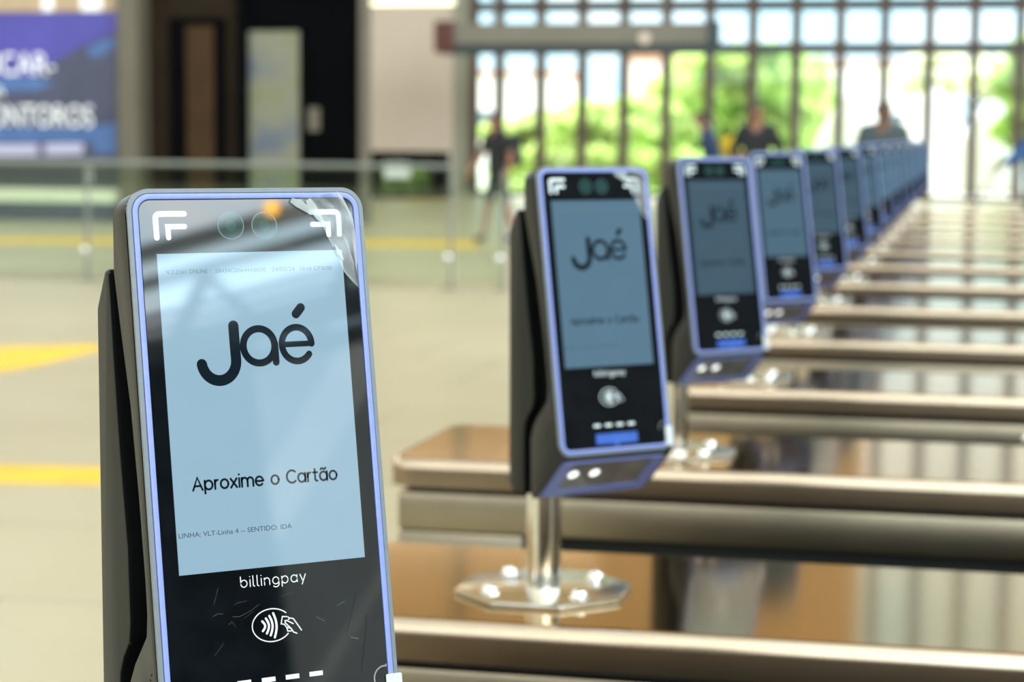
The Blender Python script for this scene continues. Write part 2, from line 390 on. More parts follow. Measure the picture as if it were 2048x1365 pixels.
struct('wall_right_grey', boxes((18, 18.3, -8.0, -4.6, 0, 5.9)), 'wall grey')
struct('wall_right_high', boxes((18, 18.3, -4.6, 36, 0, 7.4)), 'wall dark')

# tall glazed end wall
zb1 = on_y(1500, 97, FAC).z; zb2 = on_y(1500, 10, FAC).z; PITCH_Z = zb2 - zb1
c_first = on_y(997, 200, FAC).x; c_last = on_y(2037, 200, FAC).x; SP = (c_last - c_first) / 12
xs = [c_first + SP * i for i in range(-1, 17)]
xs[0] = on_y(945, 200, FAC).x
TAN_X = on_y(1745, 100, FAC).x
NB = len(xs) - 1
TOPZ = 21.0
rows = [zb1 + PITCH_Z * k for k in range(int((TOPZ - zb1) / PITCH_Z) + 1)]
for i in range(NB):
    x0, x1 = xs[i], xs[i + 1]; top = TOPZ if (x0 + x1) / 2 > TAN_X else zb2 + PITCH_Z
    w = 0.115
    fr = boxes((x0 - w, x0 + w, FAC, FAC + 0.22, 0.001, top))
    win = struct('window_%d' % (i + 1), fr, 'mullion brown')
    bb = bmesh.new()
    for z in rows:
        if z < top - 0.2: box(bb, x0 + w, x1 - w, FAC + 0.02, FAC + 0.2, z - 0.13, z + 0.13)
    box(bb, x0 + w, x1 - w, FAC + 0.02, FAC + 0.2, 0.0, 0.12)
    struct('window_bar', bb, 'bar teal grey', win)
    pn = bmesh.new()
    lo = 0.12
    for z in [r for r in rows if r < top - 0.2] + [top]:
        box(pn, x0 + w, x1 - w, FAC + 0.10, FAC + 0.112, lo, z - (0.13 if z < top else 0)); lo = z + 0.13
    struct('window_pane', pn, 'window glass', win)
struct('wall_end_upper', boxes((xs[0] - 0.1, TAN_X, FAC - 0.05, FAC + 0.3, zb2 + PITCH_Z, TOPZ)), 'ceiling tan')
struct('wall_end_right', boxes((xs[-1], 30, FAC, FAC + 0.3, 0.001, TOPZ)), 'wall sand')
bl = on_y(722, 200, FAC).x; brx = on_y(908, 200, FAC).x
struct('wall_end_beige', boxes((bl - 3, brx, FAC - 0.4, FAC + 0.1, 0.001, 6.0)), 'beige panel')
struct('wall_end_left_upper', boxes((bl - 12, brx, FAC - 0.4, FAC + 0.1, 6.0, TOPZ)), 'ceiling tan')
struct('wall_end_return', boxes((brx, xs[0] - 0.115, FAC + 0.0, FAC + 0.3, 0.001, TOPZ)), 'return grey')

# shop front on the left
SH = 32.0
def shop(px0, px1, z0, z1, m, name, y0=SH, d=0.3, kind=True, parent=None):
    a, b = on_y(px0, 300, y0).x, on_y(px1, 300, y0).x
    bm = boxes((a, b, y0, y0 + d, z0, z1))
    return struct(name, bm, m, parent) if kind else obj(name, bm, m, parent)
shop(-400, 237, 0.001, 5.5, 'wall dark', 'wall_shop_left')
shop(237, 277, 0.001, 5.5, 'pillar taupe', 'pillar_shop', SH - 0.35, 0.65)
shop(277, 490, 0.001, 5.5, 'shop brown', 'wall_shop_brown', SH + 0.15)
d1 = shop(340, 448, 0.001, on_y(390, 35, SH).z, 'shop black', 'door_1', SH + 0.04, 0.10)
a_, b_ = on_y(374, 300, SH).x, on_y(428, 300, SH).x
struct('door_leaf', boxes((a_, b_, SH + 0.0, SH + 0.04, 0.01, on_y(390, 52, SH).z)), 'shop door brown', d1)
shop(474, 492, 0.001, 5.5, 'shop black', 'pillar_black', SH - 0.1, 0.25)
shop(492, 718, 0.001, 5.5, 'shop black', 'wall_shop_black', SH + 0.1)
shop(718, 728, 0.001, 5.5, 'pillar taupe', 'trim_shop_edge', SH - 0.02, 0.4)
# blue-grey plinth and cream ledge below the poster
pl = thing('shop_counter', 'blue grey counter with a cream ledge below the violet poster', 'counter', (on_y(60, 300, SH).x, SH - 0.52, 0))
ox = on_y(60, 300, SH).x
xa, xb = on_y(-300, 300, SH - .5).x - ox, on_y(230, 300, SH - .5).x - ox - 0.06
zt, zl = on_y(100, 379, SH - .5).z, on_y(100, 404, SH - .5).z
obj('counter_body', boxes((xa, xb, 0.0, 0.5, 0.0, zl)), 'plinth blue grey', pl)
obj('ledge', boxes((xa, xb + .05, -0.06, 0.5, zl, zt)), 'ledge cream', pl)

# poster
pz0, pz1 = on_y(100, 322, SH).z, on_y(100, 26, SH).z
px0_, px1_ = on_y(-330, 200, SH).x, on_y(236, 200, SH).x
po = thing('wall_poster', 'violet and slate wall poster with white lettering', 'poster', (px0_, SH - 0.001, pz0))
def pp(px, py):
    v = on_y(px, py, SH); return (v.x - px0_, v.z - pz0)
def flat(p, h): return Vector((p[0], -h, p[1]))
obj('backing', boxes((0, px1_ - px0_, -0.03, 0, 0, pz1 - pz0)), 'poster slate', po)
def patch(name, pts, m, h):
    bm = bmesh.new(); prism(bm, [pp(*q) for q in pts], flat, h - 0.003, h); return obj(name, bm, m, po, smooth=False)
patch('violet_field', [(-330, 26), (236, 26), (236, 62), (150, 100), (105, 128), (60, 165), (-330, 165)], 'poster violet', 0.034)
patch('blue_patch', [(175, 98), (205, 80), (234, 76), (234, 92), (205, 112), (182, 114)], 'poster blue', 0.034)
patch('blue_band', [(-330, 250), (160, 256), (235, 246), (235, 306), (195, 306), (185, 284), (-330, 286)], 'poster blue', 0.034)
patch('blue_smear', [(-330, 155), (75, 155), (112, 168), (70, 182), (-330, 182)], 'poster blue', 0.038)
for (txt, x0, x1, yb, hgt) in (('UCAR-', -30, 112, 150, 46), ('CONTOROS', -48, 188, 252, 44), ('OCA', -60, 12, 192, 20)):
    bm = bmesh.new(); (ua, vb), (ub, _) = pp(x0, yb), pp(x1, yb); hh = pp(0, yb - hgt)[1] - vb
    font_text(bm, txt, ua, ub, vb, flat, 0.042, hh)
    for v in list(bm.verts): pass
    obj('lettering', bm, 'poster white', po, smooth=False)
for (x0, x1, y) in ((-60, 78, 300), (92, 168, 298)):
    patch('small_print', [(x0, y - 10), (x1, y - 11), (x1, y + 10), (x0, y + 11)], 'poster pale', 0.038)
# tan pelmet with pale pictures above the poster
tb = thing('picture_board', 'tan board with pale pictures above the violet poster', 'board', (px0_, SH, pz1))
obj('board_face', boxes((0, px1_ - px0_, -0.05, 0, 0.02, 1.2)), 'tan board', tb)
for (x0, x1, ytop) in ((88, 108, 22), (165, 206, 35)):
    (u0, _), (u1, _) = pp(x0, 0), pp(x1, 0); z0 = on_y(100, ytop, SH).z - pz1
    obj('picture', boxes((u0, u1, -0.056, -0.05, max(0.03, z0), 0.9)), 'poster white', tb)

# glass panel in the black wall, its sheen painted as mottled colour
gp = thing('pale_display', 'pale display pane with painted sheen in the black wall', 'display', (on_y(545, 300, SH).x, SH + 0.09, 0))
gx = on_y(545, 300, SH).x
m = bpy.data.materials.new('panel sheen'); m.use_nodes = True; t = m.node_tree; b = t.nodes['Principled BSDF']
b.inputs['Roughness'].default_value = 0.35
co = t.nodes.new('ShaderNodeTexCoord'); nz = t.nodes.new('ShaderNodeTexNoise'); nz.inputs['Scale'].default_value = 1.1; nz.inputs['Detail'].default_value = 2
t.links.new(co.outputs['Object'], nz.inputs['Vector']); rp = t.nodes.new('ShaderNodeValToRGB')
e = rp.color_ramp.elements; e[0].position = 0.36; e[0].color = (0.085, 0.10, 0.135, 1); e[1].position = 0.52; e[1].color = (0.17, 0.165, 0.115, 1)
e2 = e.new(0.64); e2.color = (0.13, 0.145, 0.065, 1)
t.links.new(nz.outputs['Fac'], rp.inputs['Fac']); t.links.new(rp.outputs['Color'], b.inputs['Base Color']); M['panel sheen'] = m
obj('pane', boxes((on_y(494, 300, SH).x - gx, on_y(598, 300, SH).x - gx, -0.04, -0.01, 0.15, on_y(545, 62, SH).z)), 'panel sheen', gp)
obj('frame', boxes((on_y(598, 300, SH).x - gx, on_y(612, 300, SH).x - gx, -0.06, -0.01, 0.15, on_y(545, 55, SH).z), (on_y(490, 300, SH).x - gx, on_y(612, 300, SH).x - gx, -0.06, -0.01, 0.0, 0.15)), 'shop black', gp)
wp = tag(obj('wall_notice', boxes((on_y(614, 300, SH).x, on_y(636, 300, SH).x, SH + 0.06, SH + 0.098, on_y(620, 262, SH).z, on_y(620, 215, SH).z)), 'pillar taupe'), 'small taupe notice on the black wall beside the pale display', 'notice')

# warm ceiling light strip above the beige wall
LP = 38.0
a, b = on_y(692, 0, LP), on_y(905, 6, LP)
cl_ = thing('ceiling_light', 'long warm white light strip hanging near the beige wall', 'light', ((a.x + b.x) / 2, LP, on_y(800, 9, LP).z))
w_ = (b.x - a.x) / 2
obj('diffuser', boxes((-w_, w_, -0.12, 0.12, 0.0, 0.06)), 'lamp warm', cl_)
obj('casing', boxes((-w_ - 0.03, w_ + 0.03, -0.15, 0.15, 0.06, 0.16)), 'beam white', cl_)
for sx in (-w_ * 0.7, w_ * 0.7): obj('hanger', tube(bmesh.new(), (sx, 0, 0.16), (sx, 0, 21.0 - cl_.location.z), 0.012, n=8), 'rail steel', cl_)

# strip lights added out of view to brighten the far hall
mat('fill lamp', (0.9, 0.9, 0.85), 0.4, emit=(1.0, 0.92, 0.80), es=16.0)
for k, (x, y) in enumerate(((-12, 17), (-12, 23), (-12, 28.5), (-18, 23), (-9, 38), (-14, 42))):
    hl = thing('ceiling_light', 'added strip light out of view, brightening the far hall', 'light', (x, y, 7.6), 0, 'added strip lights out of view')
    obj('diffuser', boxes((-2.2, 2.2, -0.16, 0.16, 0.0, 0.05)), 'fill lamp', hl); obj('casing', boxes((-2.25, 2.25, -0.2, 0.2, 0.05, 0.15)), 'beam white', hl)
    
    for sx in (-1.5, 1.5): obj('hanger', tube(bmesh.new(), (sx, 0, 0.15), (sx, 0, 13.4), 0.012, n=8), 'rail steel', hl)

# long grey overhead sign box in front of the windows
OB = 44.0
a, b = on_y(872, 70, OB), on_y(1440, 70, OB); z0, z1 = on_y(1150, 88, OB).z, on_y(1150, 46, OB).z
sb = thing('overhead_sign_box', 'long grey box beam hung in front of the tall windows', 'beam', ((a.x + b.x) / 2, OB, z0))
w_ = (b.x - a.x) / 2
obj('box', boxes((-w_ + 0.42, w_ - 0.25, -0.12, 0.12, 0, z1 - z0)), 'sign box grey', sb)
obj('end_cap', boxes((-w_, -w_ + 0.42, -0.18, 0.18, -0.18, z1 - z0 + 0.05)), 'cap red brown', sb)['label'] = 'dark red brown end cap'
obj('end_cap', boxes((w_ - 0.25, w_, -0.15, 0.15, -0.03, z1 - z0 + 0.03)), 'bar teal grey', sb)
obj('underside_rail', boxes((-w_ + 0.1, w_, -0.06, 0.06, -0.22, 0)), 'bar teal grey', sb)
for sx in (-w_ * 0.6, w_ * 0.6): obj('hanger', tube(bmesh.new(), (sx, 0, z1 - z0), (sx, 0, 21.0 - z0), 0.02, n=8), 'rail steel', sb)
rl = on_y(1290, 78, OB)
rb = bmesh.new(); dome(rb, (0, 0, 0), 0.12, 0.05, ax=(0, -1, 0))
o = obj('round_fitting', rb, 'house pink', sb); o.location = (rl.x - sb.location.x, -0.12, rl.z - z0); o['label'] = 'small round pinkish fitting'

# yellow tactile strips let into the floor
def strip(name, pts, label):
    bm = bmesh.new(); P = [on_floor(*q) for q in pts]; prism(bm, [(p.x, p.y) for p in P], lambda p, h: Vector((p[0], p[1], h)), 0.0005, 0.004)
    o = obj(name, bm, 'tactile yellow', smooth=False); o['kind'] = 'structure'; return o
strip('floor_strip_yellow', [(-260, 700), (-260, 800), (0, 745), (70, 733), (150, 714), (200, 702), (300, 694), (180, 691)], '')
strip('floor_strip_yellow', [(-200, 925), (-200, 965), (420, 974), (420, 944)], '')
strip('floor_strip_yellow', [(-300, 474), (-300, 484), (955, 495), (955, 482)], '')
strip('floor_strip_yellow', [(800, 393), (800, 400), (900, 400), (900, 393)], '')

# glass balustrade across the hall, two posts in view
GB = on_floor(905, 578).y
zt_ = on_y(400, 322, GB).z
def panel(px0, px1, label):
    a, b = on_y(px0, 500, GB).x, on_y(px1, 500, GB).x
    r = thing('glass_balustrade', label, 'balustrade', ((a + b) / 2, GB, 0), 0, 'glass balustrade panels')
    w = (b - a) / 2
    obj('glass_sheet', boxes((-w + 0.03, w - 0.03, -0.006, 0.006, 0.05, zt_ - 0.06)), 'balustrade glass', r)
    if px1 < 950:
        rm = bmesh.new(); tube(rm, (-w + 0.0005, 0, zt_ - 0.030), (w - 0.0005, 0, zt_ - 0.030), 0.024, n=16); obj('handrail', rm, 'rail steel', r)
    pm = boxes((w - 0.026, w - 0.001, -0.02, 0.02, 0, zt_ - 0.06), (w - 0.09, w - 0.001, -0.05, 0.05, 0, 0.02)); obj('post', pm, 'rail steel', r)
    for z in (0.29,):
        cm = bmesh.new(); dome(cm, (w - 0.05, -0.012, z), 0.045, 0.02, ax=(0, -1, 0)); obj('clamp', cm, 'clamp steel', r)
    return r
panel(-520, 178, 'glass balustrade panel in front of the violet poster')
panel(178, 905, 'glass balustrade panel in front of the dark doorway')
panel(905, 1010, 'short glass balustrade panel beside the walking person')

# low glass case with plants by the beige wall
dc = thing('planter_case', 'low dark framed case of green plants before the beige wall', 'planter', (on_y(812, 300, 45).x, 45, 0))
q0, q1, zc_ = on_y(738, 300, 45).x - dc.location.x, on_y(888, 300, 45).x - dc.location.x, on_y(812, 308, 45).z
obj('frame', boxes((q0, q0 + 0.16, -0.1, 0.5, 0, zc_), (q1 - 0.22, q1, -0.1, 0.5, 0, zc_), (q0, q1, -0.1, 0.5, zc_, zc_ + 0.05), (q0, q1, -0.1, 0.5, 0, 0.10)), 'shop black', dc)
obj('backboard', boxes((q0 + .16, q1 - .22, 0.46, 0.5, 0.1, zc_)), 'cloth charcoal', dc)
obj('white_sign', boxes((q0 + 0.35, q0 + 0.95, 0.0, 0.04, zc_ * 0.45, zc_ * 0.8)), 'poster white', dc)
def leaves(bm, blobs, n, size, seed):
    rg = random.Random(seed)
    for _ in range(n):
        c, r = rg.choice(blobs)
        while True:
            v = Vector((rg.uniform(-1, 1), rg.uniform(-1, 1), rg.uniform(-1, 1)))
            if 0.3 < v.length < 1: break
        p = Vector(c) + Vector((v.x * r[0], v.y * r[1], v.z * r[2])) if not isinstance(r, (int, float)) else Vector(c) + v * r
        a = Vector((rg.gauss(0, 1), rg.gauss(0, 1), rg.gauss(0, 1))).normalized(); b = a.orthogonal().normalized(); s = size * rg.uniform(0.6, 1.3)
        a *= s; b *= s * 0.55
        vs = [bm.verts.new(p + q) for q in (-a, -b * 0.9 - a * 0.1, a, b * 0.9 - a * 0.1)]
        bm.faces.new(vs)
    return bm
lm = bmesh.new(); leaves(lm, [((q0 + 0.45, 0.25, 0.45), (0.35, 0.18, 0.4)), ((q0 + 1.0, 0.25, 0.4), (0.4, 0.18, 0.35))], 500, 0.09, 3)
obj('foliage', lm, 'leaf green', dc, smooth=False)

# ================================================================== TURNSTILE CABINETS
CAP_Z = 1.0
XL, XR = -0.86, 0.74
DEPTH = 0.395
def cabinet_proto():
    r = thing('turnstile_cabinet', '', 'turnstile', (0, 0, 0), 0, 'row of turnstile cabinets')
    bm = bmesh.new(); rad = 0.045
    plan = rrect(XL, XR, 0.0, DEPTH, rad, 6)
    prism(bm, plan, lambda p, h: Vector((p[0], p[1], h)), CAP_Z - 0.042, CAP_Z)
    top = [f for f in bm.faces if f.normal.z > 0.9]
    ed = [e for e in top[0].edges]
    bmesh.ops.bevel(bm, geom=ed, offset=0.015, segments=5, profile=0.5, affect='EDGES')
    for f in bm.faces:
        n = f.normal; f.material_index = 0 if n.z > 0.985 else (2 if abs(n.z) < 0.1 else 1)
    tc_ = obj('top_cap', bm, ['cap steel', 'lip steel', 'fascia steel shaded'], r, angle=50)
    for p in tc_.data.polygons:
        if p.material_index == 0: p.use_smooth = False
    obj('shadow_gap', boxes((XL + 0.03, XR - 0.03, 0.025, DEPTH - 0.025, CAP_Z - 0.052, CAP_Z - 0.042)), 'recess black', r)
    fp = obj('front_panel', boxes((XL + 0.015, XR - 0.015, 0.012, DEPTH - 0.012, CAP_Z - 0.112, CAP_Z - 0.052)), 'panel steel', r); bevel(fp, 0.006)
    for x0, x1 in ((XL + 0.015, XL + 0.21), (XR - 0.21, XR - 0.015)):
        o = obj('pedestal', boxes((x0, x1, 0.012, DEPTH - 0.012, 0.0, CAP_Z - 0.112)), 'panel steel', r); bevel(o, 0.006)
    obj('arm_recess', boxes((XL + 0.21, XR - 0.21, 0.09, DEPTH - 0.09, 0.0, CAP_Z - 0.112)), 'recess black', r)
    lk = bmesh.new(); dome(lk, (0.105, 0.012, CAP_Z - 0.078), 0.014, 0.016, ax=(0, -1, 0)); obj('lock', lk, 'bolt steel', r)
    return r
NM = 14
cab0 = cabinet_proto()
ordinal = ['nearest', 'second', 'third', 'fourth', 'fifth', 'sixth', 'seventh', 'eighth', 'ninth', 'tenth', 'eleventh', 'twelfth', 'thirteenth', 'farthest']
for i in range(NM):
    c = cab0 if i == 0 else copy_tree(cab0)
    c.location = (0, 0.985 + i * 1.0, 0)
    if i == 0: c['label'] = 'bronze steel turnstile cabinet under the nearest and largest validator'
    elif i == 1: c['label'] = 'bronze steel turnstile cabinet with the bolted octagonal plate in full view'
    elif i == NM - 1: c['label'] = 'farthest bronze steel turnstile cabinet, last in the row before the windows'
    else: c['label'] = 'bronze steel turnstile cabinet, %s from the front of the row' % ordinal[i]

# ================================================================== VALIDATORS
TAU = 0.17896
st_, ct_ = math.sin(TAU), math.cos(TAU)
ZF, NF = 0.3668, 0.104
def FACE(p, h=0.0):
    """a point of the tilted face: p = (across, up the face) in metres, h = height above it"""
    a, b = p; n = NF - b * st_ + h * ct_
    return Vector((a, -n, ZF + b * ct_ + h * st_))
def MM(p, h=0.0): return FACE((p[0] / 1000, p[1] / 1000), h)
def SIDE(p, u): return Vector((u, -(NF + p[0]), ZF + p[1]))
HW = 0.0688
BODY = [(-0.0172, 0.0914), (-0.0395, 0.0890), (-0.0385, 0.0450), (-0.0280, 0.0150), (-0.0130, -0.0250), (-0.0010, -0.0720), (0.0082, -0.1163), (0.0105, -0.1330), (0.0092, -0.1459), (-0.0015, -0.1566), (-0.0104, -0.1653),
        (-0.0180, -0.1760), (-0.0225, -0.1890), (-0.0215, -0.2460), (-0.0180, -0.2505), (-0.0140, -0.2500), (0.0355, -0.2040)]
HOUS = [(-0.0540, 0.0466), (-0.0470, 0.0466), (-0.0440, 0.0300), (-0.0400, 0.0015), (-0.0308, -0.0507), (-0.0191, -0.1025), (-0.0160, -0.1440), (-0.0185, -0.1558), (-0.0285, -0.1666), (-0.0340, -0.1760), (-0.0355, -0.1900),
        (-0.0335, -0.2440), (-0.0360, -0.2490), (-0.0600, -0.2480), (-0.0660, -0.2400), (-0.0690, 0.0240)]
CORE = [(-0.0560, 0.0380), (-0.0300, 0.0380), (-0.0200, 0.0000), (-0.0050, -0.0700), (0.0040, -0.1150), (0.0060, -0.1350), (0.0040, -0.1430), (-0.0060, -0.1530), (-0.0150, -0.1620), (-0.0230, -0.1740), (-0.0265, -0.1890),
        (-0.0255, -0.2440), (-0.0600, -0.2440)]
def validator_proto():
    r = thing('ticket_validator', '', 'ticket validator', (0, 0, 0), 0, 'row of ticket validators')
    # base plate, post, bracket
    PX, PY = -0.0193, -0.0299; POFF = Matrix.Translation((PX, PY, 0))
    bm = bmesh.new(); R8 = 0.097
    oc = [(R8 * math.cos(PI / 8 + i * PI / 4 + 0.028), R8 * math.sin(PI / 8 + i * PI / 4 + 0.028)) for i in range(8)]
    prism(bm, oc, lambda p, h: Vector((p[0], p[1], h)), 0.0, 0.0055)
    bm.transform(POFF); bp = obj('base_plate', bm, 'plate steel', r); bevel(bp, 0.0018)
    for i in range(4):
        t = i * PI / 2 + 0.028
        b_ = bmesh.new(); tube(b_, (0, 0, 0.0053), (0, 0, 0.008), 0.0105, n=16); dome(b_, (0, 0, 0.008), 0.0085, 0.0075)
        o = obj('bolt', b_, 'bolt steel', bp); o.location = (PX + 0.068 * math.cos(t), PY + 0.068 * math.sin(t), 0)
    b_ = bmesh.new(); tube(b_, (PX, PY, 0.0053), (PX, PY, 0.128), 0.0186, n=40)
    obj('post', b_, 'post steel', r)
    obj('bracket', boxes((PX - 0.024, PX + 0.024, -(NF - 0.064), PY + 0.021, 0.1192, 0.285)), 'housing plastic', r)
    # rear housing and the dark seam
    b_ = bmesh.new(); prism(b_, HOUS, SIDE, -HW, HW)
    for f in b_.faces:
        if f.normal.y < -0.5: f.material_index = 1  # front faces painted black, standing in for the shade of the seam
    o = obj('housing', b_, ['housing plastic', 'core black'], r); bevel(o, 0.0022, 3, 25)
    b_ = bmesh.new(); prism(b_, CORE, SIDE, -HW + 0.010, HW - 0.010); obj('seam_core', b_, 'core black', r)
    # body: side outline cut by the rounded front outline
    b_ = bmesh.new(); prism(b_, BODY, SIDE, -HW, HW); bo = obj('body', b_, 'body plastic', r)
    c_ = bmesh.new(); prism(c_, rrect(-HW - 0.00002, HW + 0.00002, -0.32, 0.0931, 0.0125, 10, (0, 0, 1, 1)), FACE, -0.25, 0.06)
    cu = obj('cutter', c_, 'core black')
    md = bo.modifiers.new('x', 'BOOLEAN'); md.operation = 'INTERSECT'; md.object = cu; md.solver = 'EXACT'
    bake(bo); bpy.data.objects.remove(cu)
    bevel(bo, 0.0010, 2, 38)
    for i in range(9):
        t = i / 8; b_ = None
    hs = bmesh.new()
    for j in range(2):
        for i in range(8):
            p = (0.0185 - 0.0020 * i - 0.0012 * j, -0.1690 - 0.0032 * i + 0.004 * j)
            tube(hs, SIDE(p, -HW - 0.0002), SIDE(p, -HW + 0.0005), 0.0006, n=8)
    obj('speaker_hole', hs, 'core black', bo, smooth=False)
    # front layers
    def rr(w, t, b, rad): return rrect(-w, w, b, t, rad, 8)
    b_ = bmesh.new(); prism(b_, rr(HW - 0.0004, 0.0929, -0.2026, 0.0122), FACE, -0.0030, -0.0007); obj('face_plate', b_, 'core black', r)
    b_ = bmesh.new(); ring(b_, rr(HW, 0.0931, -0.2035, 0.0125), rr(0.0664, 0.0907, -0.2012, 0.0101), FACE, -0.0035, 0.0002); obj('rim', b_, 'rim grey', r)
    b_ = bmesh.new(); ring(b_, rr(0.06605, 0.09035, -0.20085, 0.0098), rr(0.06295, 0.08725, -0.19775, 0.0068), FACE, -0.002, 0.0007); fr = obj('frame_trim', b_, 'trim periwinkle', r); bevel(fr, 0.0003, 2, 50)
    b_ = bmesh.new(); prism(b_, rr(0.0625, 0.0868, -0.1973, 0.0064), FACE, -0.001, 0.0002); gl = obj('front_glass', b_, 'black glass', r)
    b_ = bmesh.new(); prism(b_, [(-0.0541, -0.11405), (0.0541, -0.11405), (0.0541, 0.0578), (-0.0541, 0.0578)], FACE, 0.0, 0.00028); sc = obj('screen', b_, 'screen bright', r, smooth=False)
    H1 = 0.00036
    # logo on the screen
    b_ = bmesh.new()
    stroke(b_, [(-13.6, 17.6), (-13.55, 8), (-13.4, 0)] + arc(-23.3, -1.0, 9.9, 10.7, 0, -172, 26), 5.9, MM, H1)
    stroke(b_, arc(0.45, 6.1, 9.15, 9.4, 0, 360, 48)[:-1], 3.9, MM, H1, closed=True)
    stroke(b_, [(9.75, 7.0), (9.8, -3.3)], 3.9, MM, H1 + 0.00004)
    stroke(b_, arc(22.7, 6.1, 8.8, 9.35, 0, 322, 44), 3.7, MM, H1)
    stroke(b_, [(14.9, 6.2), (31.6, 6.2)], 3.1, MM, H1 + 0.00004)
    stroke(b_, [(26.6, 26.2), (23.5, 22.8)], 5.0, MM, H1)
    obj('logo', b_, 'ink dark', sc, smooth=False)
    b_ = bmesh.new(); pen_text(b_, 'Aproxime o Cartão', -43.0, 40.7, -69.7, 4.75, 1.12, MM, H1, 0.34); obj('prompt_lettering', b_, 'ink dark', sc, smooth=False)
    b_ = bmesh.new(); font_text(b_, 'LINHA: VLT-Linha 4 -- SENTIDO: IDA', -52.9, 11.9, -94.4, MM, H1, 2.7); obj('line_lettering', b_, 'ink grey', sc, smooth=False)
    b_ = bmesh.new()
    for tx, x0, x1 in (('V.2.2161', -49.5, -38.5), ('ONLINE', -36.6, -26.3), ('58434C00644AB07E', -21.7, 7.7), ('24/02/24', 11.1, 24.8), ('10:16 CP:0.00', 28.0, 47.1)):
        font_text(b_, tx, x0, x1, 46.8, MM, H1, 2.3)
    obj('status_lettering', b_, 'ink faint', sc, smooth=False)
    # printing on the glass
    H2 = 0.0003
    for s in (-1, 1):
        b_ = bmesh.new()
        stroke(b_, [(s * 37.2, 79.3)] + [(s * 51.3, 79.3)] + [(s * (51.3 + 2.2 * math.sin(t)), 77.1 + 2.2 * math.cos(t)) for t in (0.4, 0.8, 1.2)] + [(s * 53.5, 76.8), (s * 53.4, 66.6)], 3.1, MM, H2)
        stroke(b_, [(s * 37.4, 72.4), (s * 46.9, 72.4)], 2.9, MM, H2); stroke(b_, [(s * 46.9, 72.4), (s * 46.8, 66.5)], 2.9, MM, H2 + 0.00003)
        b_.faces.new([b_.verts.new(MM((s * 46.9 + dx, 72.4 + dy), H2 + 0.00002)) for dx, dy in ((-1.45, -1.45), (1.45, -1.45), (1.45, 1.45), (-1.45, 1.45))])
        bmesh.ops.recalc_face_normals(b_, faces=b_.faces); obj('corner_mark', b_, 'print white', r, smooth=False)
    for cx, cy, rr_ in ((-10.9, 72.5, 7.7), (8.7, 72.2, 7.6)):
        b_ = bmesh.new(); N = 40
        ring(b_, [(cx + rr_ * math.cos(2 * PI * i / N), cy + rr_ * math.sin(2 * PI * i / N)) for i in range(N)], [(cx + (rr_ - 0.55) * math.cos(2 * PI * i / N), cy + (rr_ - 0.55) * math.sin(2 * PI * i / N)) for i in range(N)], MM, 0.0, H2)
        lr = obj('camera_lens', b_, 'lens ring', r, smooth=False)
        for q, mm_, hh in ((rr_ - 0.6, 'lens glass', 0.00026), (3.2, 'lens pupil', 0.0003)):
            b_ = bmesh.new(); prism(b_, [(cx + q * math.cos(2 * PI * i / N), cy + q * math.sin(2 * PI * i / N)) for i in range(N)], MM, 0.0, hh); obj('lens_disc' if q > 4 else 'pupil', b_, mm_, lr, smooth=False)
    b_ = bmesh.new(); pen_text(b_, 'billingpay', -19.9, 17.8, -123.6, 3.75, 0.55, MM, H2, 0.50); obj('brand_lettering', b_, 'print white', r, smooth=False)
    # contactless symbol: oval, four waves, hand with card
    b_ = bmesh.new(); stroke(b_, arc(-3.7, -145.5, 11.4, 8.8, 42, 322, 44), 0.62, MM, H2)
    for ax, r0, ay in ((-9.2, 2.6, -145.5), (-7.0, 4.0, -145.6), (-4.9, 5.2, -145.65), (-2.6, 6.5, -145.7)):
        stroke(b_, [(ax + 1.5 * math.cos(t * PI / 2) * 1.0, ay + r0 * t) for t in [k / 8 - 1 for k in range(17)]], 1.25, MM, H2)
    for pl_ in ([(5.6, -141.9), (2.6, -141.5), (1.6, -145.4), (3.4, -145.8)], [(5.6, -141.9), (6.4, -142.6)], [(8.6, -146.0), (5.0, -143.9), (4.0, -143.9), (4.0, -145.0), (7.4, -148.7), (8.4, -150.5), (10.4, -151.4)],
                [(6.0, -143.4), (7.0, -142.8), (8.9, -143.3), (13.2, -150.0)], [(3.6, -146.2), (4.6, -147.4), (5.2, -149.7), (7.4, -149.8)], [(4.6, -147.4), (6.6, -148.3)]):
        stroke(b_, pl_, 0.62, MM, H2)
    obj('contactless_symbol', b_, 'print white', r, smooth=False)
    for cx in (-21.9, -7.9, 6.0, 19.9):
        b_ = bmesh.new(); prism(b_, [(cx - 3.95, -175.6), (cx + 3.95, -175.6), (cx + 3.95, -173.1), (cx - 3.95, -173.1)], MM, 0.0, H2); obj('indicator_dash', b_, 'print white', r, smooth=False)
    b_ = bmesh.new(); prism(b_, [(-24.5, -193.4), (-4.0, -193.4), (0.5, -196.4), (5.0, -193.4), (26.4, -193.4), (26.4, -183.0), (-24.5, -183.0)], MM, 0.0, H2); obj('card_label', b_, 'label blue', r, smooth=False)
    # underside with the code scanner
    p0 = Vector((0, 0.0355, -0.2040)); p1 = Vector((0, -0.0140, -0.2500)); dv = (p1 - p0); ln = dv.length; dv.normalize(); nv = Vector((0, -dv.z, dv.y))
    if nv.z > 0: nv = -nv
    def UND(p, h):
        q = p0 + dv * p[1] + nv * h; return Vector((p[0], -(NF + q.y), ZF + q.z))
    b_ = bmesh.new(); ring(b_, rrect(-0.0640, 0.0640, 0.004, ln - 0.002, 0.006, 6), rrect(-0.0490, 0.0490, 0.007, ln - 0.015, 0.004, 6), UND, -0.001, 0.0012); sf = obj('scanner_frame', b_, 'trim periwinkle', r)
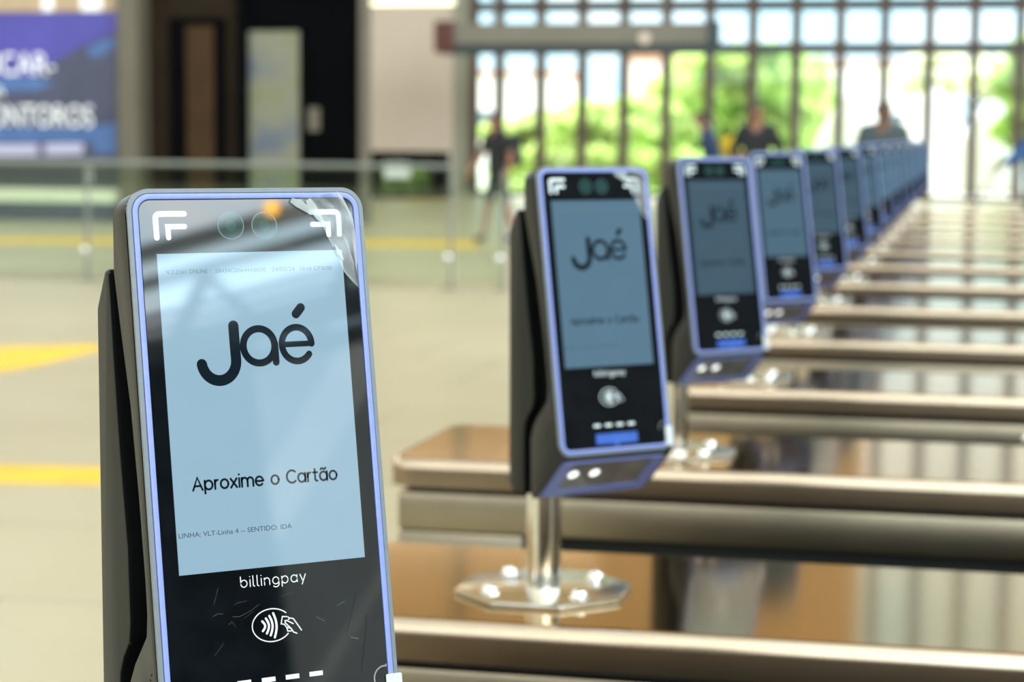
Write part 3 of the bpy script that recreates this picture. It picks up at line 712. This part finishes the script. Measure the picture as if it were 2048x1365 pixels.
    b_ = bmesh.new(); prism(b_, rrect(-0.0495, 0.0495, 0.0065, ln - 0.0145, 0.004, 6), UND, -0.001, 0.0004); sw = obj('scanner_window', b_, 'scanner window', sf, smooth=False)
    for cx in (-0.0405, -0.0145):
        b_ = bmesh.new(); N = 16; prism(b_, [(cx + 0.0058 * math.cos(2 * PI * i / N), 0.027 + 0.0058 * math.sin(2 * PI * i / N)) for i in range(N)], UND, 0.0, 0.0007); obj('scanner_disc', b_, 'disc white', sf, smooth=False)  # two small white emissive discs in the window
    return r
val0 = validator_proto()
# things that only some validators show
def film(parent, seed):
    rg = random.Random(seed)
    left = [(24, 86.0), (33, 82.5), (39, 77), (43.5, 70.5), (47, 62.5), (51, 53), (54.5, 45), (58.5, 40), (62.6, 36)]
    right = [(53.3, 90.3), (55.2, 88.4), (57.3, 85.1), (59.3, 81), (60.9, 77.5), (61.8, 74), (62.3, 66), (62.5, 50), (62.6, 36.5)]
    bm = bmesh.new(); K = 10; rows_ = []
    for l, q in zip(left, right):
        row = []
        for j in range(K + 1):
            t = j / K; p = (l[0] + (q[0] - l[0]) * t, l[1] + (q[1] - l[1]) * t)
            h = 0.0006 + 0.0016 * max(0, t - 0.3) ** 1.2 * (1 if q[1] > 60 else 0.4) + rg.uniform(0, 0.0006)
            row.append(bm.verts.new(MM(p, h)))
        rows_.append(row)
    for a, b in zip(rows_, rows_[1:]):
        for j in range(K): bm.faces.new((b[j], b[j + 1], a[j + 1], a[j]))
    f = obj('protective_film', bm, 'film clear', parent); f['label'] = 'peeling clear protective film'
    def crease(pts, w):
        b2 = bmesh.new(); prism_pts = [Vector(p) for p in pts]
        L, R_ = [], []
        for i, p in enumerate(prism_pts):
            d = (prism_pts[min(i + 1, len(pts) - 1)] - prism_pts[max(i - 1, 0)]).normalized(); nn = Vector((-d.y, d.x)); k = w[i] / 2
            L.append(b2.verts.new(MM(p + nn * k, 0.0022))); R_.append(b2.verts.new(MM(p - nn * k, 0.0019)))
        for i in range(len(pts) - 1): b2.faces.new((R_[i], R_[i + 1], L[i + 1], L[i]))
        obj('film_crease', b2, 'film crease', f)
    crease([(25, 86), (29, 84.0), (33, 81.5), (35.5, 78.5)], [2.6, 4.5, 4.0, 1.2])
    crease([(35.0, 86.2), (37.5, 81.5), (41, 76), (44.2, 72)], [3.2, 5.0, 3.6, 1.0])
    crease([(49.5, 60.5), (51.5, 56), (54, 51.8)], [0.6, 2.4, 1.0])
    crease([(52.6, 90.2), (55.0, 87.4), (57.0, 84.0), (60.5, 77), (61.8, 70)], [1.6, 2.0, 1.2, 0.6, 0.3])
    return f
def tape_tab(parent):
    bm = bmesh.new(); prism(bm, rrect(0.0610, 0.0706, -0.2002, -0.1796, 0.001, 3), FACE, 0.0008, 0.0016); obj('adhesive_tab', bm, 'tape', parent)['label'] = 'whitish adhesive tab'
    bm = bmesh.new(); stroke(bm, [(61.8, -174.2)] + arc(60.5, -181.5, 6.3, 6.6, 80, 190, 12), 0.9, MM, 0.0006); obj('film_edge', bm, 'film crease', parent)

POST_X = -0.449
specs = [(1.1477, 41.55, 0.0)] + [(2.1836 + i, 43.4 + d, -0.0031) for i, d in enumerate((0, 0.9, 1.5, 0.4, 1.2, 0.2, 1.0, 0.6, 0.3, 1.1, 0.5, 0.8, 0.4))]
scr = ['screen bright', 'screen mid', 'screen dim', 'screen low', 'screen dim', 'screen dim'] + ['screen low'] + ['screen mid'] * 7
vals = []
for i in range(1, NM): vals.append(copy_tree(val0))
vals = [val0] + vals
for i, v in enumerate(vals):
    y, a, dz = specs[i]
    v.location = (POST_X, y, CAP_Z + 0.0002 + dz * 0); v.rotation_euler = (0, 0, math.radians(a))
    if i > 0:
        # the others stand three millimetres lower on the same plate
        for ch in v.children:
            if ch.name.split('.')[0] not in ('base_plate', 'post'): ch.location.z += dz
        for ch in v.children:
            if ch.name.startswith('screen'):
                ch.material_slots[0].link = 'OBJECT'; ch.material_slots[0].material = M[scr[i]]
    if i == 0: v['label'] = 'largest and nearest black ticket validator, its bright screen and lettering in sharp focus'
    elif i == 1: v['label'] = 'black ticket validator on the steel post with octagonal base, second from the front'
    elif i == NM - 1: v['label'] = 'farthest black ticket validator, last in the row before the windows'
    else: v['label'] = 'blurred black ticket validator, %s from the front of the row' % ordinal[i]
film(vals[0], 5); tape_tab(vals[0])
bm = bmesh.new()
for pts, w in (([(-36, -131), (-34.5, -127), (-33, -122.5)], .16), ([(-37, -137.5), (-34.5, -136.2), (-31, -136.6)], .2), ([(-26, -138.6), (-22, -139), (-16, -136.8), (-10, -133.5)], .22), ([(-25, -133), (-22.5, -131.5), (-17, -131)], .16),
               ([(-29, -143), (-26.5, -141.2), (-24.5, -144.5)], .14), ([(-38, -158.5), (-35, -155.5), (-32, -152)], .14), ([(22, -143.5), (27, -146.5)], .3), ([(42, -157), (46.5, -158.4)], .45), ([(35, -139), (40, -137)], .22), ([(-20, -140.5), (-14, -137)], .14), ([(2, -131), (9, -129)], .12)):
    stroke(bm, pts, w * 0.75, MM, 0.00045)
obj('scratches', bm, 'scratch', vals[0], smooth=False)
bm = bmesh.new(); stroke(bm, [(52.5, -146), (51.2, -156), (49, -166), (47, -176)], .28, MM, 0.00045); stroke(bm, [(47.5, -132), (44, -143), (40, -154)], .16, MM, 0.00045); obj('film_wrinkle', bm, 'ink dark', vals[0], smooth=False)
f2 = film(vals[1], 9); f2.location.z -= 0.0031
tape_tab(vals[1]); tape_tab(vals[2])
for v in vals[1:3]:
    for ch in v.children:
        if ch.name.split('.')[0] in ('adhesive_tab', 'film_edge'): ch.location.z -= 0.0031

# ================================================================== PEOPLE
def skin_mesh(name, nodes, edges, m, parent, root=0, sub=2):
    me = bpy.data.meshes.new(name); me.from_pydata([n[0] for n in nodes], edges, [])
    o = bpy.data.objects.new(name, me); COL.objects.link(o); o.parent = parent
    sk = o.modifiers.new('s', 'SKIN'); sk.use_smooth_shade = True
    lay = me.skin_vertices[0] if me.skin_vertices else None
    for i, n in enumerate(nodes):
        r = n[1]; lay.data[i].radius = (r, r) if isinstance(r, (int, float)) else r; lay.data[i].use_root = (i == root)
    sb_ = o.modifiers.new('u', 'SUBSURF'); sb_.levels = sub; sb_.render_levels = sub
    bake(o); o.data.materials.clear(); o.data.materials.append(M[m])
    b3 = bmesh.new(); b3.from_mesh(o.data); bmesh.ops.delete(b3, geom=[v for v in b3.verts if not v.link_faces], context='VERTS'); b3.to_mesh(o.data); b3.free()
    for p in o.data.polygons: p.use_smooth = True
    return o
def person(loc, rz, label, shirt, trousers, skin, hair='hair dark', lean=0.0, arms=None, legs=None, head=(0, -0.015), long_sleeve=False, shorts=False, k=1.0, bag=None):
    r = thing('person', label, 'person', loc, rz)
    y = lambda z: -lean * max(0, z - 0.95)
    sh = {-1: None, 1: None}
    arms = arms or {}; legs = legs or {}
    def V(x, yy, z): return Vector((x * k, (yy + y(z)) * k, z * k))
    N, E = [], []
    def add(p, rad, par=None):
        N.append((p, rad * k if isinstance(rad, (int, float)) else tuple(q * k for q in rad)));
        if par is not None: E.append((par, len(N) - 1))
        return len(N) - 1
    pel = add(V(0, 0, 0.95), (0.135, 0.105)); sp = add(V(0, 0, 1.15), (0.125, 0.10), pel); ch = add(V(0, 0, 1.33), (0.15, 0.11), sp); nk = add(V(0, 0.01, 1.475), 0.055, ch)
    hd = [V(head[0] * .3, head[1], 1.545), V(head[0], head[1] - 0.01, 1.60), V(head[0], head[1], 1.665)]
    h0 = add(hd[0], (0.062, 0.07), nk); h1 = add(hd[1], (0.074, 0.088), h0); h2 = add(hd[2], (0.062, 0.072), h1)
    J = {}; S0, EL, WR, HP, KN, AN = [], [], [], [], [], []
    for s in (-1, 1):
        A = arms.get(s, [(0.225, 0.03, 1.13), (0.235, -0.06, 0.90)])
        s0 = V(s * 0.165, 0, 1.41); el = V(s * A[0][0], A[0][1], A[0][2]); wr = V(s * A[1][0], A[1][1], A[1][2]); hn = wr + (wr - el).normalized() * 0.085 * k
        a0 = add(s0, 0.055, ch); a1 = add(el, 0.042, a0); a2 = add(wr, 0.029, a1); a3 = add(hn, (0.036, 0.022), a2)
        d = (wr - el).normalized(); side = d.orthogonal().normalized()
        for q, (off, ln_) in enumerate(((-0.027, 0.065), (-0.010, 0.08), (0.008, 0.076), (0.025, 0.06))):
            add(hn + d * ln_ * k + side * off * k, 0.0085, a3)
        add(wr + d * 0.05 * k + side * -0.06 * k, 0.009, a2)
        Lg = legs.get(s, [(0.10, -0.02, 0.50), (0.105, 0.03, 0.085)])
        hp = V(s * 0.09, 0, 0.90); kn = V(s * Lg[0][0], Lg[0][1], Lg[0][2]); an = V(s * Lg[1][0], Lg[1][1], Lg[1][2])
        l0 = add(hp, 0.085, pel); l1 = add(kn, 0.056, l0); l2 = add(an, 0.036, l1); l3 = add(an + Vector((0, -0.15 * k, -0.045 * k)), (0.042, 0.032), l2)
        S0.append(a0); EL.append(a1); WR.append(a2); HP.append(l0); KN.append(l1); AN.append(l2)
        J[s] = (s0, el, wr, hp, kn, an)
    body = skin_mesh('body', N, E, skin, r, sub=3)
    # clothes follow the body surface and stand a little off it
    segs = [(N[a][0], N[b][0]) for a, b in E]
    def nearest(p):
        best = (9, 0, 0)
        for q, (a, b) in enumerate(segs):
            d = b - a; t = max(0, min(1, (p - a).dot(d) / max(1e-9, d.length_squared))); l = (p - a - d * t).length / (0.5 * (max_r(N[E[q][0]][1]) * (1 - t) + max_r(N[E[q][1]][1]) * t) + 0.02)
            if l < best[0]: best = (l, q, t)
        return best
    def max_r(v): return v if isinstance(v, (int, float)) else max(v)
    head_n = {h0, h1, h2}; kind = {}
    for q, (a, b) in enumerate(E):
        if b in head_n: kind[q] = 'head'
        elif b in (sp, ch): kind[q] = 'torso'
        elif b == nk: kind[q] = 'neck'
        elif (b in S0): kind[q] = 'shoulder'
        elif b in EL: kind[q] = 'upper'
        elif b in WR: kind[q] = 'fore'
        elif b in HP: kind[q] = 'hip'
        elif b in KN: kind[q] = 'thigh'
        elif b in AN: kind[q] = 'shin'
        else: kind[q] = 'end'
    cls = []
    for p in body.data.polygons:
        l, q, t = nearest(p.center); cls.append((kind[q], t, p.center / k))
    hz = (hd[1] / k).z; hy = (hd[1] / k).y
    def wear(name, m, fn, off):
        b2 = bmesh.new(); b2.from_mesh(body.data); b2.faces.ensure_lookup_table()
        dead = [f for f, c in zip(b2.faces, cls) if not fn(*c)]
        nrm = {v: v.normal.copy() for v in b2.verts}
        for v in b2.verts: v.co += nrm[v] * off * k
        bmesh.ops.delete(b2, geom=dead, context='FACES')
        todo = set(b2.faces); best_i = []
        while todo:
            st = [todo.pop()]; isl = [st[0]]
            while st:
                f = st.pop()
                for e in f.edges:
                    for g in e.link_faces:
                        if g in todo: todo.remove(g); st.append(g); isl.append(g)
            if len(isl) > len(best_i): best_i = isl
        keep = set(best_i); bmesh.ops.delete(b2, geom=[f for f in b2.faces if f not in keep], context='FACES')
        bmesh.ops.delete(b2, geom=[v for v in b2.verts if not v.link_faces], context='VERTS')
        for _ in range(2): bmesh.ops.smooth_vert(b2, verts=[v for v in b2.verts if v.is_boundary], factor=0.5, use_axis_x=True, use_axis_y=True, use_axis_z=True)
        o = obj(name, b2, m, r, angle=180)
        return o
    wear('shirt', shirt, lambda kd, t, c: (kd in ('torso', 'shoulder', 'hip') and c.z > 0.86 and c.z < 1.50) or (kd == 'neck' and t < 0.35) or (kd == 'upper' and (long_sleeve or t < 0.75)) or (kd == 'fore' and long_sleeve and t < 0.95), 0.016)
    wear('trousers', trousers, lambda kd, t, c: (kd in ('torso', 'hip') and c.z < 0.99) or (kd == 'thigh' and (not shorts or t < 0.92)) or (kd == 'shin' and not shorts and t < 0.93), 0.012)
    wear('hair', hair, lambda kd, t, c: kd == 'head' and (c.z > hz + 0.030 or (c.y > hy + 0.005 and c.z > hz - 0.06)), 0.010)
    c = hd[1]
    fb = bmesh.new(); dome(fb, c + Vector((0, -0.080 * k, -0.015 * k)), 0.012 * k, 0.020 * k, n=8, k=3, ax=(0, -1, 0)); obj('nose', fb, skin, r)
    for s in (-1, 1):
        fb = bmesh.new(); dome(fb, c + Vector((s * 0.068 * k, 0.0, -0.01 * k)), 0.022 * k, 0.012 * k, n=8, k=3, ax=(s, 0, 0)); obj('ear', fb, skin, r)
        eb = bmesh.new(); dome(eb, c + Vector((s * 0.028 * k, -0.078 * k, 0.010 * k)), 0.007 * k, 0.004 * k, n=8, k=3, ax=(0, -1, 0)); obj('eye', eb, hair, r)
    eb = bmesh.new(); box(eb, c.x - 0.020 * k, c.x + 0.020 * k, c.y - 0.079 * k, c.y - 0.070 * k, c.z - 0.056 * k, c.z - 0.049 * k); obj('mouth', eb, 'cap red brown', r)
    for s in (-1, 1):
        an = J[s][5]
        skin_mesh('shoe', [(an + Vector((0, 0.02 * k, -0.02 * k)), 0.046 * k), (an + Vector((0, -0.07 * k, -0.04 * k)), (0.046 * k, 0.040 * k)), (an + Vector((0, -0.16 * k, -0.047 * k)), (0.044 * k, 0.032 * k))], [(0, 1), (1, 2)], 'shoe dark', r)
    if bag: bag(r, k)
    return r
def stand(px, py_feet, Y=None):
    if Y is None: return on_floor(px, py_feet)
    v = on_y(px, 264, Y); return Vector((v.x, Y, 0))
wk = person(stand(996, 486), math.radians(-48), 'person in a black top and backpack walking away from the row, beside the beige wall', 'cloth black', 'cloth charcoal', 'skin tan', lean=0.10,
       arms={-1: [(0.24, -0.12, 1.13), (0.22, -0.32, 0.92)], 1: [(0.24, 0.08, 1.13), (0.22, 0.0, 0.90)]},
       legs={-1: [(0.10, -0.10, 0.50), (0.12, -0.14, 0.085)], 1: [(0.10, 0.06, 0.50), (0.12, 0.20, 0.10)]}, shorts=True, k=1.03)
bpk = thing('backpack', 'black backpack on the back of the walking person', 'backpack', tuple(wk.location), wk.rotation_euler[2])
bm = bmesh.new(); prism(bm, rrect(-0.15, 0.15, 1.02, 1.46, 0.07, 5), lambda p, h: Vector((p[0], h, p[1])), 0.12, 0.29); bevel(obj('pack', bm, 'cloth black', bpk), 0.03, 3)
bm = bmesh.new(); prism(bm, rrect(-0.11, 0.11, 1.06, 1.24, 0.04, 4), lambda p, h: Vector((p[0], h, p[1])), 0.285, 0.33); bevel(obj('pocket', bm, 'cloth charcoal', bpk), 0.015, 2)
nv = person(stand(1437, 0, 25.0), math.radians(-80), 'person in a navy top leaning forward under a yellow backpack', 'cloth navy', 'cloth charcoal', 'skin tan', lean=0.30, long_sleeve=True, k=1.05)
capman = person(stand(1514, 0, 24.5), math.radians(-5), 'person in dark clothes with dark hair, facing the row before the green trees', 'cloth black', 'cloth charcoal', 'skin tan', k=1.09,
       arms={-1: [(0.26, 0.02, 1.16), (0.16, -0.18, 1.12)], 1: [(0.26, 0.02, 1.16), (0.16, -0.18, 1.10)]}, long_sleeve=True)
person(stand(1767, 0, 19.4), math.radians(-8), 'person in a grey shirt standing behind the far end of the row', 'cloth grey', 'cloth charcoal', 'skin brown', k=1.08)
sw_ = person(stand(2072, 0, 27.0), math.radians(-70), 'person in a blue long sleeved top at the right edge, arm stretched down', 'cloth blue', 'cloth charcoal', 'skin brown', lean=0.05,
       arms={-1: [(0.22, -0.16, 1.22), (0.20, -0.33, 1.10)], 1: [(0.20, -0.22, 1.24), (0.14, -0.42, 1.12)]}, long_sleeve=True, k=1.02)
# yellow backpack on the navy person
yb = thing('backpack', 'yellow backpack on the back of the person in the navy top', 'backpack', tuple(nv.location), nv.rotation_euler[2])
LEAN = Matrix.Translation((0, 0, 0.95)) @ Matrix.Rotation(math.atan(0.30), 4, 'X') @ Matrix.Translation((0, 0, -0.95))
bm = bmesh.new(); prism(bm, rrect(-0.17, 0.17, 0.98, 1.40, 0.09, 5), lambda p, h: Vector((p[0], h, p[1])), 0.135, 0.33); bm.transform(LEAN); bevel(obj('pack', bm, 'bag yellow', yb), 0.04, 3)
bm = bmesh.new(); prism(bm, rrect(-0.12, 0.12, 1.02, 1.20, 0.05, 4), lambda p, h: Vector((p[0], h, p[1])), 0.32, 0.375); bm.transform(LEAN); bevel(obj('pocket', bm, 'bag yellow', yb), 0.02, 2)
# stick held by the person at the right edge
p_top, p_bot = on_y(1996, 322, 26.7), on_y(1962, 396, 26.7)
d = (p_bot - p_top).normalized(); end = p_top + d * ((p_top.z - 0.03) / -d.z)
bt = thing('broom', 'thin broom held by the person in blue at the right edge', 'broom', (end.x, end.y, 0))
bm = bmesh.new(); tube(bm, (0, 0, 0.10), p_top - Vector((end.x, end.y, 0)) - d * 0.12, 0.014, n=10); obj('handle', bm, 'stick grey', bt)
bm = boxes((-0.17, 0.17, -0.04, 0.04, 0.06, 0.11), (-0.17, 0.17, -0.03, 0.03, 0.0, 0.06)); obj('brush_head', bm, 'bristle brown', bt)

# ================================================================== OUTSIDE
g = struct('lawn_outside', boxes((on_y(960, 300, 52).x, on_y(1660, 300, 52).x, 50.5, 75, -0.05, 0.02)), 'grass')
def tree(px, Y, top_py, w, label, leafm, seed, trunk=True, low=0.8, n=1500, size=0.28):
    base = on_y(px, 264, Y); H = on_y(px, top_py, Y).z
    r = thing('leafy_tree', label, 'tree', (base.x, Y, -0.02), 0, 'trees beyond the glazed wall')
    rg = random.Random(seed); bl = []
    for k in range(9):
        z = low + (H - low) * (k + 0.5) / 9; t = (k + 0.5) / 9; ww = w * (0.55 + 0.6 * math.sin(PI * min(1, t * 0.95 + 0.05)))
        bl.append(((rg.uniform(-.5, .5) * ww, rg.uniform(-.5, .5) * ww * 0.6, z), (ww * 0.62, ww * 0.5, (H - low) / 9 * 1.3)))
    bm = bmesh.new(); leaves(bm, bl, n, size, seed); obj('foliage', bm, leafm, r, smooth=False)
    tb_ = bmesh.new(); tube(tb_, (0, 0, 0), (0.1, 0, H * 0.55), 0.16, 0.08, n=10); tube(tb_, (0.05, 0, H * 0.35), (0.6 * w, 0.1, H * 0.7), 0.07, 0.03, n=8); tube(tb_, (0.05, 0, H * 0.3), (-0.5 * w, 0, H * 0.65), 0.07, 0.03, n=8)
    obj('trunk', tb_, 'trunk', r)
    return r
tree(1070, 60, 235, 1.5, 'low lime bush of a tree behind the walking person', 'leaf lime', 11)
tree(1205, 58, 215, 1.7, 'low lime tree left of the second validator', 'leaf lime', 12)
tree(1300, 62, 205, 1.6, 'pale lime tree directly above the second validator', 'leaf lime', 13)
tree(1400, 66, 125, 1.9, 'tall lime tree behind the navy dressed person', 'leaf lime', 14)
tree(1475, 56.5, 105, 1.9, 'tall green tree between the navy and the dark dressed person', 'leaf green', 15, n=1900)
tree(1560, 63, 104, 1.9, 'tall green tree right of the dark dressed person', 'leaf green', 16, n=1900)
tree(1640, 70, 190, 1.4, 'lower lime tree left of the white tent', 'leaf lime', 17)
tree(1890, 73, 118, 2.4, 'pale green tree rising behind the white tent', 'leaf pale', 18, low=3.0)
tree(1990, 80, 122, 2.4, 'pale green tree near the right edge behind the white tent', 'leaf pale', 19, low=3.0)
tree(2070, 56, 90, 1.3, 'green tree at the right edge in front of the white tent', 'leaf green', 20)
# hedge along the foot of the windows
hg = bmesh.new(); h0, h1 = on_y(1010, 300, 52), on_y(1590, 300, 52)
leaves(hg, [((h0.x + (h1.x - h0.x) * t / 14, 52, 0.55), (0.55, 0.35, 0.6)) for t in range(15)], 2600, 0.14, 33)
tag(obj('hedge', hg, 'leaf lime', smooth=False), 'low lime hedge along the lawn outside the windows', 'hedge', kind='stuff')
# white tents
def tent(px, Y, w, h, label):
    b = on_y(px, 264, Y); r = thing('white_tent', label, 'tent', (b.x, Y, -0.02), 0, 'white tents outside')
    bm = bmesh.new(); n = 32; K = 10; rings = []
    for j in range(K + 1):
        t = j / K; rad = w * (1 - t) ** 0.62 + 0.03; z = h * t ** 1.05 + 0.05
        rings.append([bm.verts.new((rad * math.cos(2 * PI * i / n), rad * 0.7 * math.sin(2 * PI * i / n), z)) for i in range(n)])
    for a, b2 in zip(rings, rings[1:]):
        for i in range(n): bm.faces.new((a[i], a[(i + 1) % n], b2[(i + 1) % n], b2[i]))
    bm.faces.new(rings[-1]); obj('canopy', bm, 'white fabric', r)
    bm = bmesh.new(); tube(bm, (0, 0, 0), (0, 0, h + 0.15), 0.05, n=10); obj('mast', bm, 'rail steel', r)
tent(1712, 60, 1.55, 2.9, 'white peaked tent behind the person in the grey shirt')
tent(1862, 62, 1.5, 2.9, 'white peaked tent between the grey shirted person and the right edge')
tent(1975, 58, 1.35, 2.2, 'lower white tent beside the person in blue')
# houses beyond
def house(px0, px1, Y, top_py, mname, label):
    a, b = on_y(px0, 264, Y).x, on_y(px1, 264, Y).x; H = on_y((px0 + px1) / 2, top_py, Y).z
    r = thing('house', label, 'building', ((a + b) / 2, Y, -0.02)); w = (b - a) / 2
    obj('wall', boxes((-w, w, 0, 6, 0, H)), mname, r); obj('roof', boxes((-w - 0.2, w + 0.2, -0.2, 6.2, H, H + 0.25)), 'roof clay', r)
    nx = max(2, int(w * 2 / 2.2))
    for i in range(nx):
        for z in (1.2, 4.2):
            if z + 1.3 < H:
                x = -w + (i + 0.5) * 2 * w / nx; obj('window', boxes((x - 0.45, x + 0.45, -0.04, 0, z, z + 1.3)), 'house glass', r)
house(930, 1110, 95, 150, 'house cream', 'cream house beyond the trees, behind the walking person')
house(1250, 1440, 98, 118, 'house pink', 'pinkish house beyond the trees above the second validator')
house(1600, 1860, 100, 130, 'house cream', 'long cream house beyond the white tents')

# ================================================================== clerestory on the right, seen in the validators' glass
def rbar(name, y0, z0, y1, z1, w, m='bar teal grey', x=18.02):
    bm = bmesh.new(); d = Vector((y1 - y0, z1 - z0)).normalized(); q = Vector((-d.y, d.x)) * w / 2
    prism(bm, [(y0 + q.x, z0 + q.y), (y0 - q.x, z0 - q.y), (y1 - q.x, z1 - q.y), (y1 + q.x, z1 + q.y)], lambda p, h: Vector((h, p[0], p[1])), x, x + 0.2)
    return struct(name, bm, m)
n_ = 1
for z, w in ((7.50, 0.16), (7.16, 0.09)):
    rbar('trim_%d' % n_, -16, z, -4.6, z, w, 'beam white'); n_ += 1
for z, w in ((5.97, 0.11), (6.10, 0.09), (6.26, 0.10), (6.39, 0.085), (6.52, 0.065), (6.65, 0.045), (6.78, 0.03)):  # louvres added so the reflected brightness fades towards the bottom
    rbar('trim_%d' % n_, -16, z, -4.6, z, w, 'bar teal grey'); n_ += 1
for k in range(6):
    y = -15.1 + 1.9 * k
    rbar('trim_%d' % n_, y, 5.85, y + 0.95, 7.1, 0.09, 'beam white', 18.05); n_ += 1
    rbar('trim_%d' % n_, y + 1.9, 5.85, y + 0.95, 7.1, 0.09, 'beam white', 18.05); n_ += 1
lo_ = thing('wall_lamp', 'round orange wall lamp high on the right hand clerestory', 'lamp', (17.95, -7.47, 7.56))
bm = bmesh.new(); dome(bm, (0, 0, 0), 0.085, 0.07, ax=(-1, 0, 0)); obj('bulb', bm, 'lamp orange', lo_)
bm = bmesh.new(); tube(bm, (0, 0, 0), (0.07, 0, 0), 0.095, n=16); obj('fitting', bm, 'stick grey', lo_)
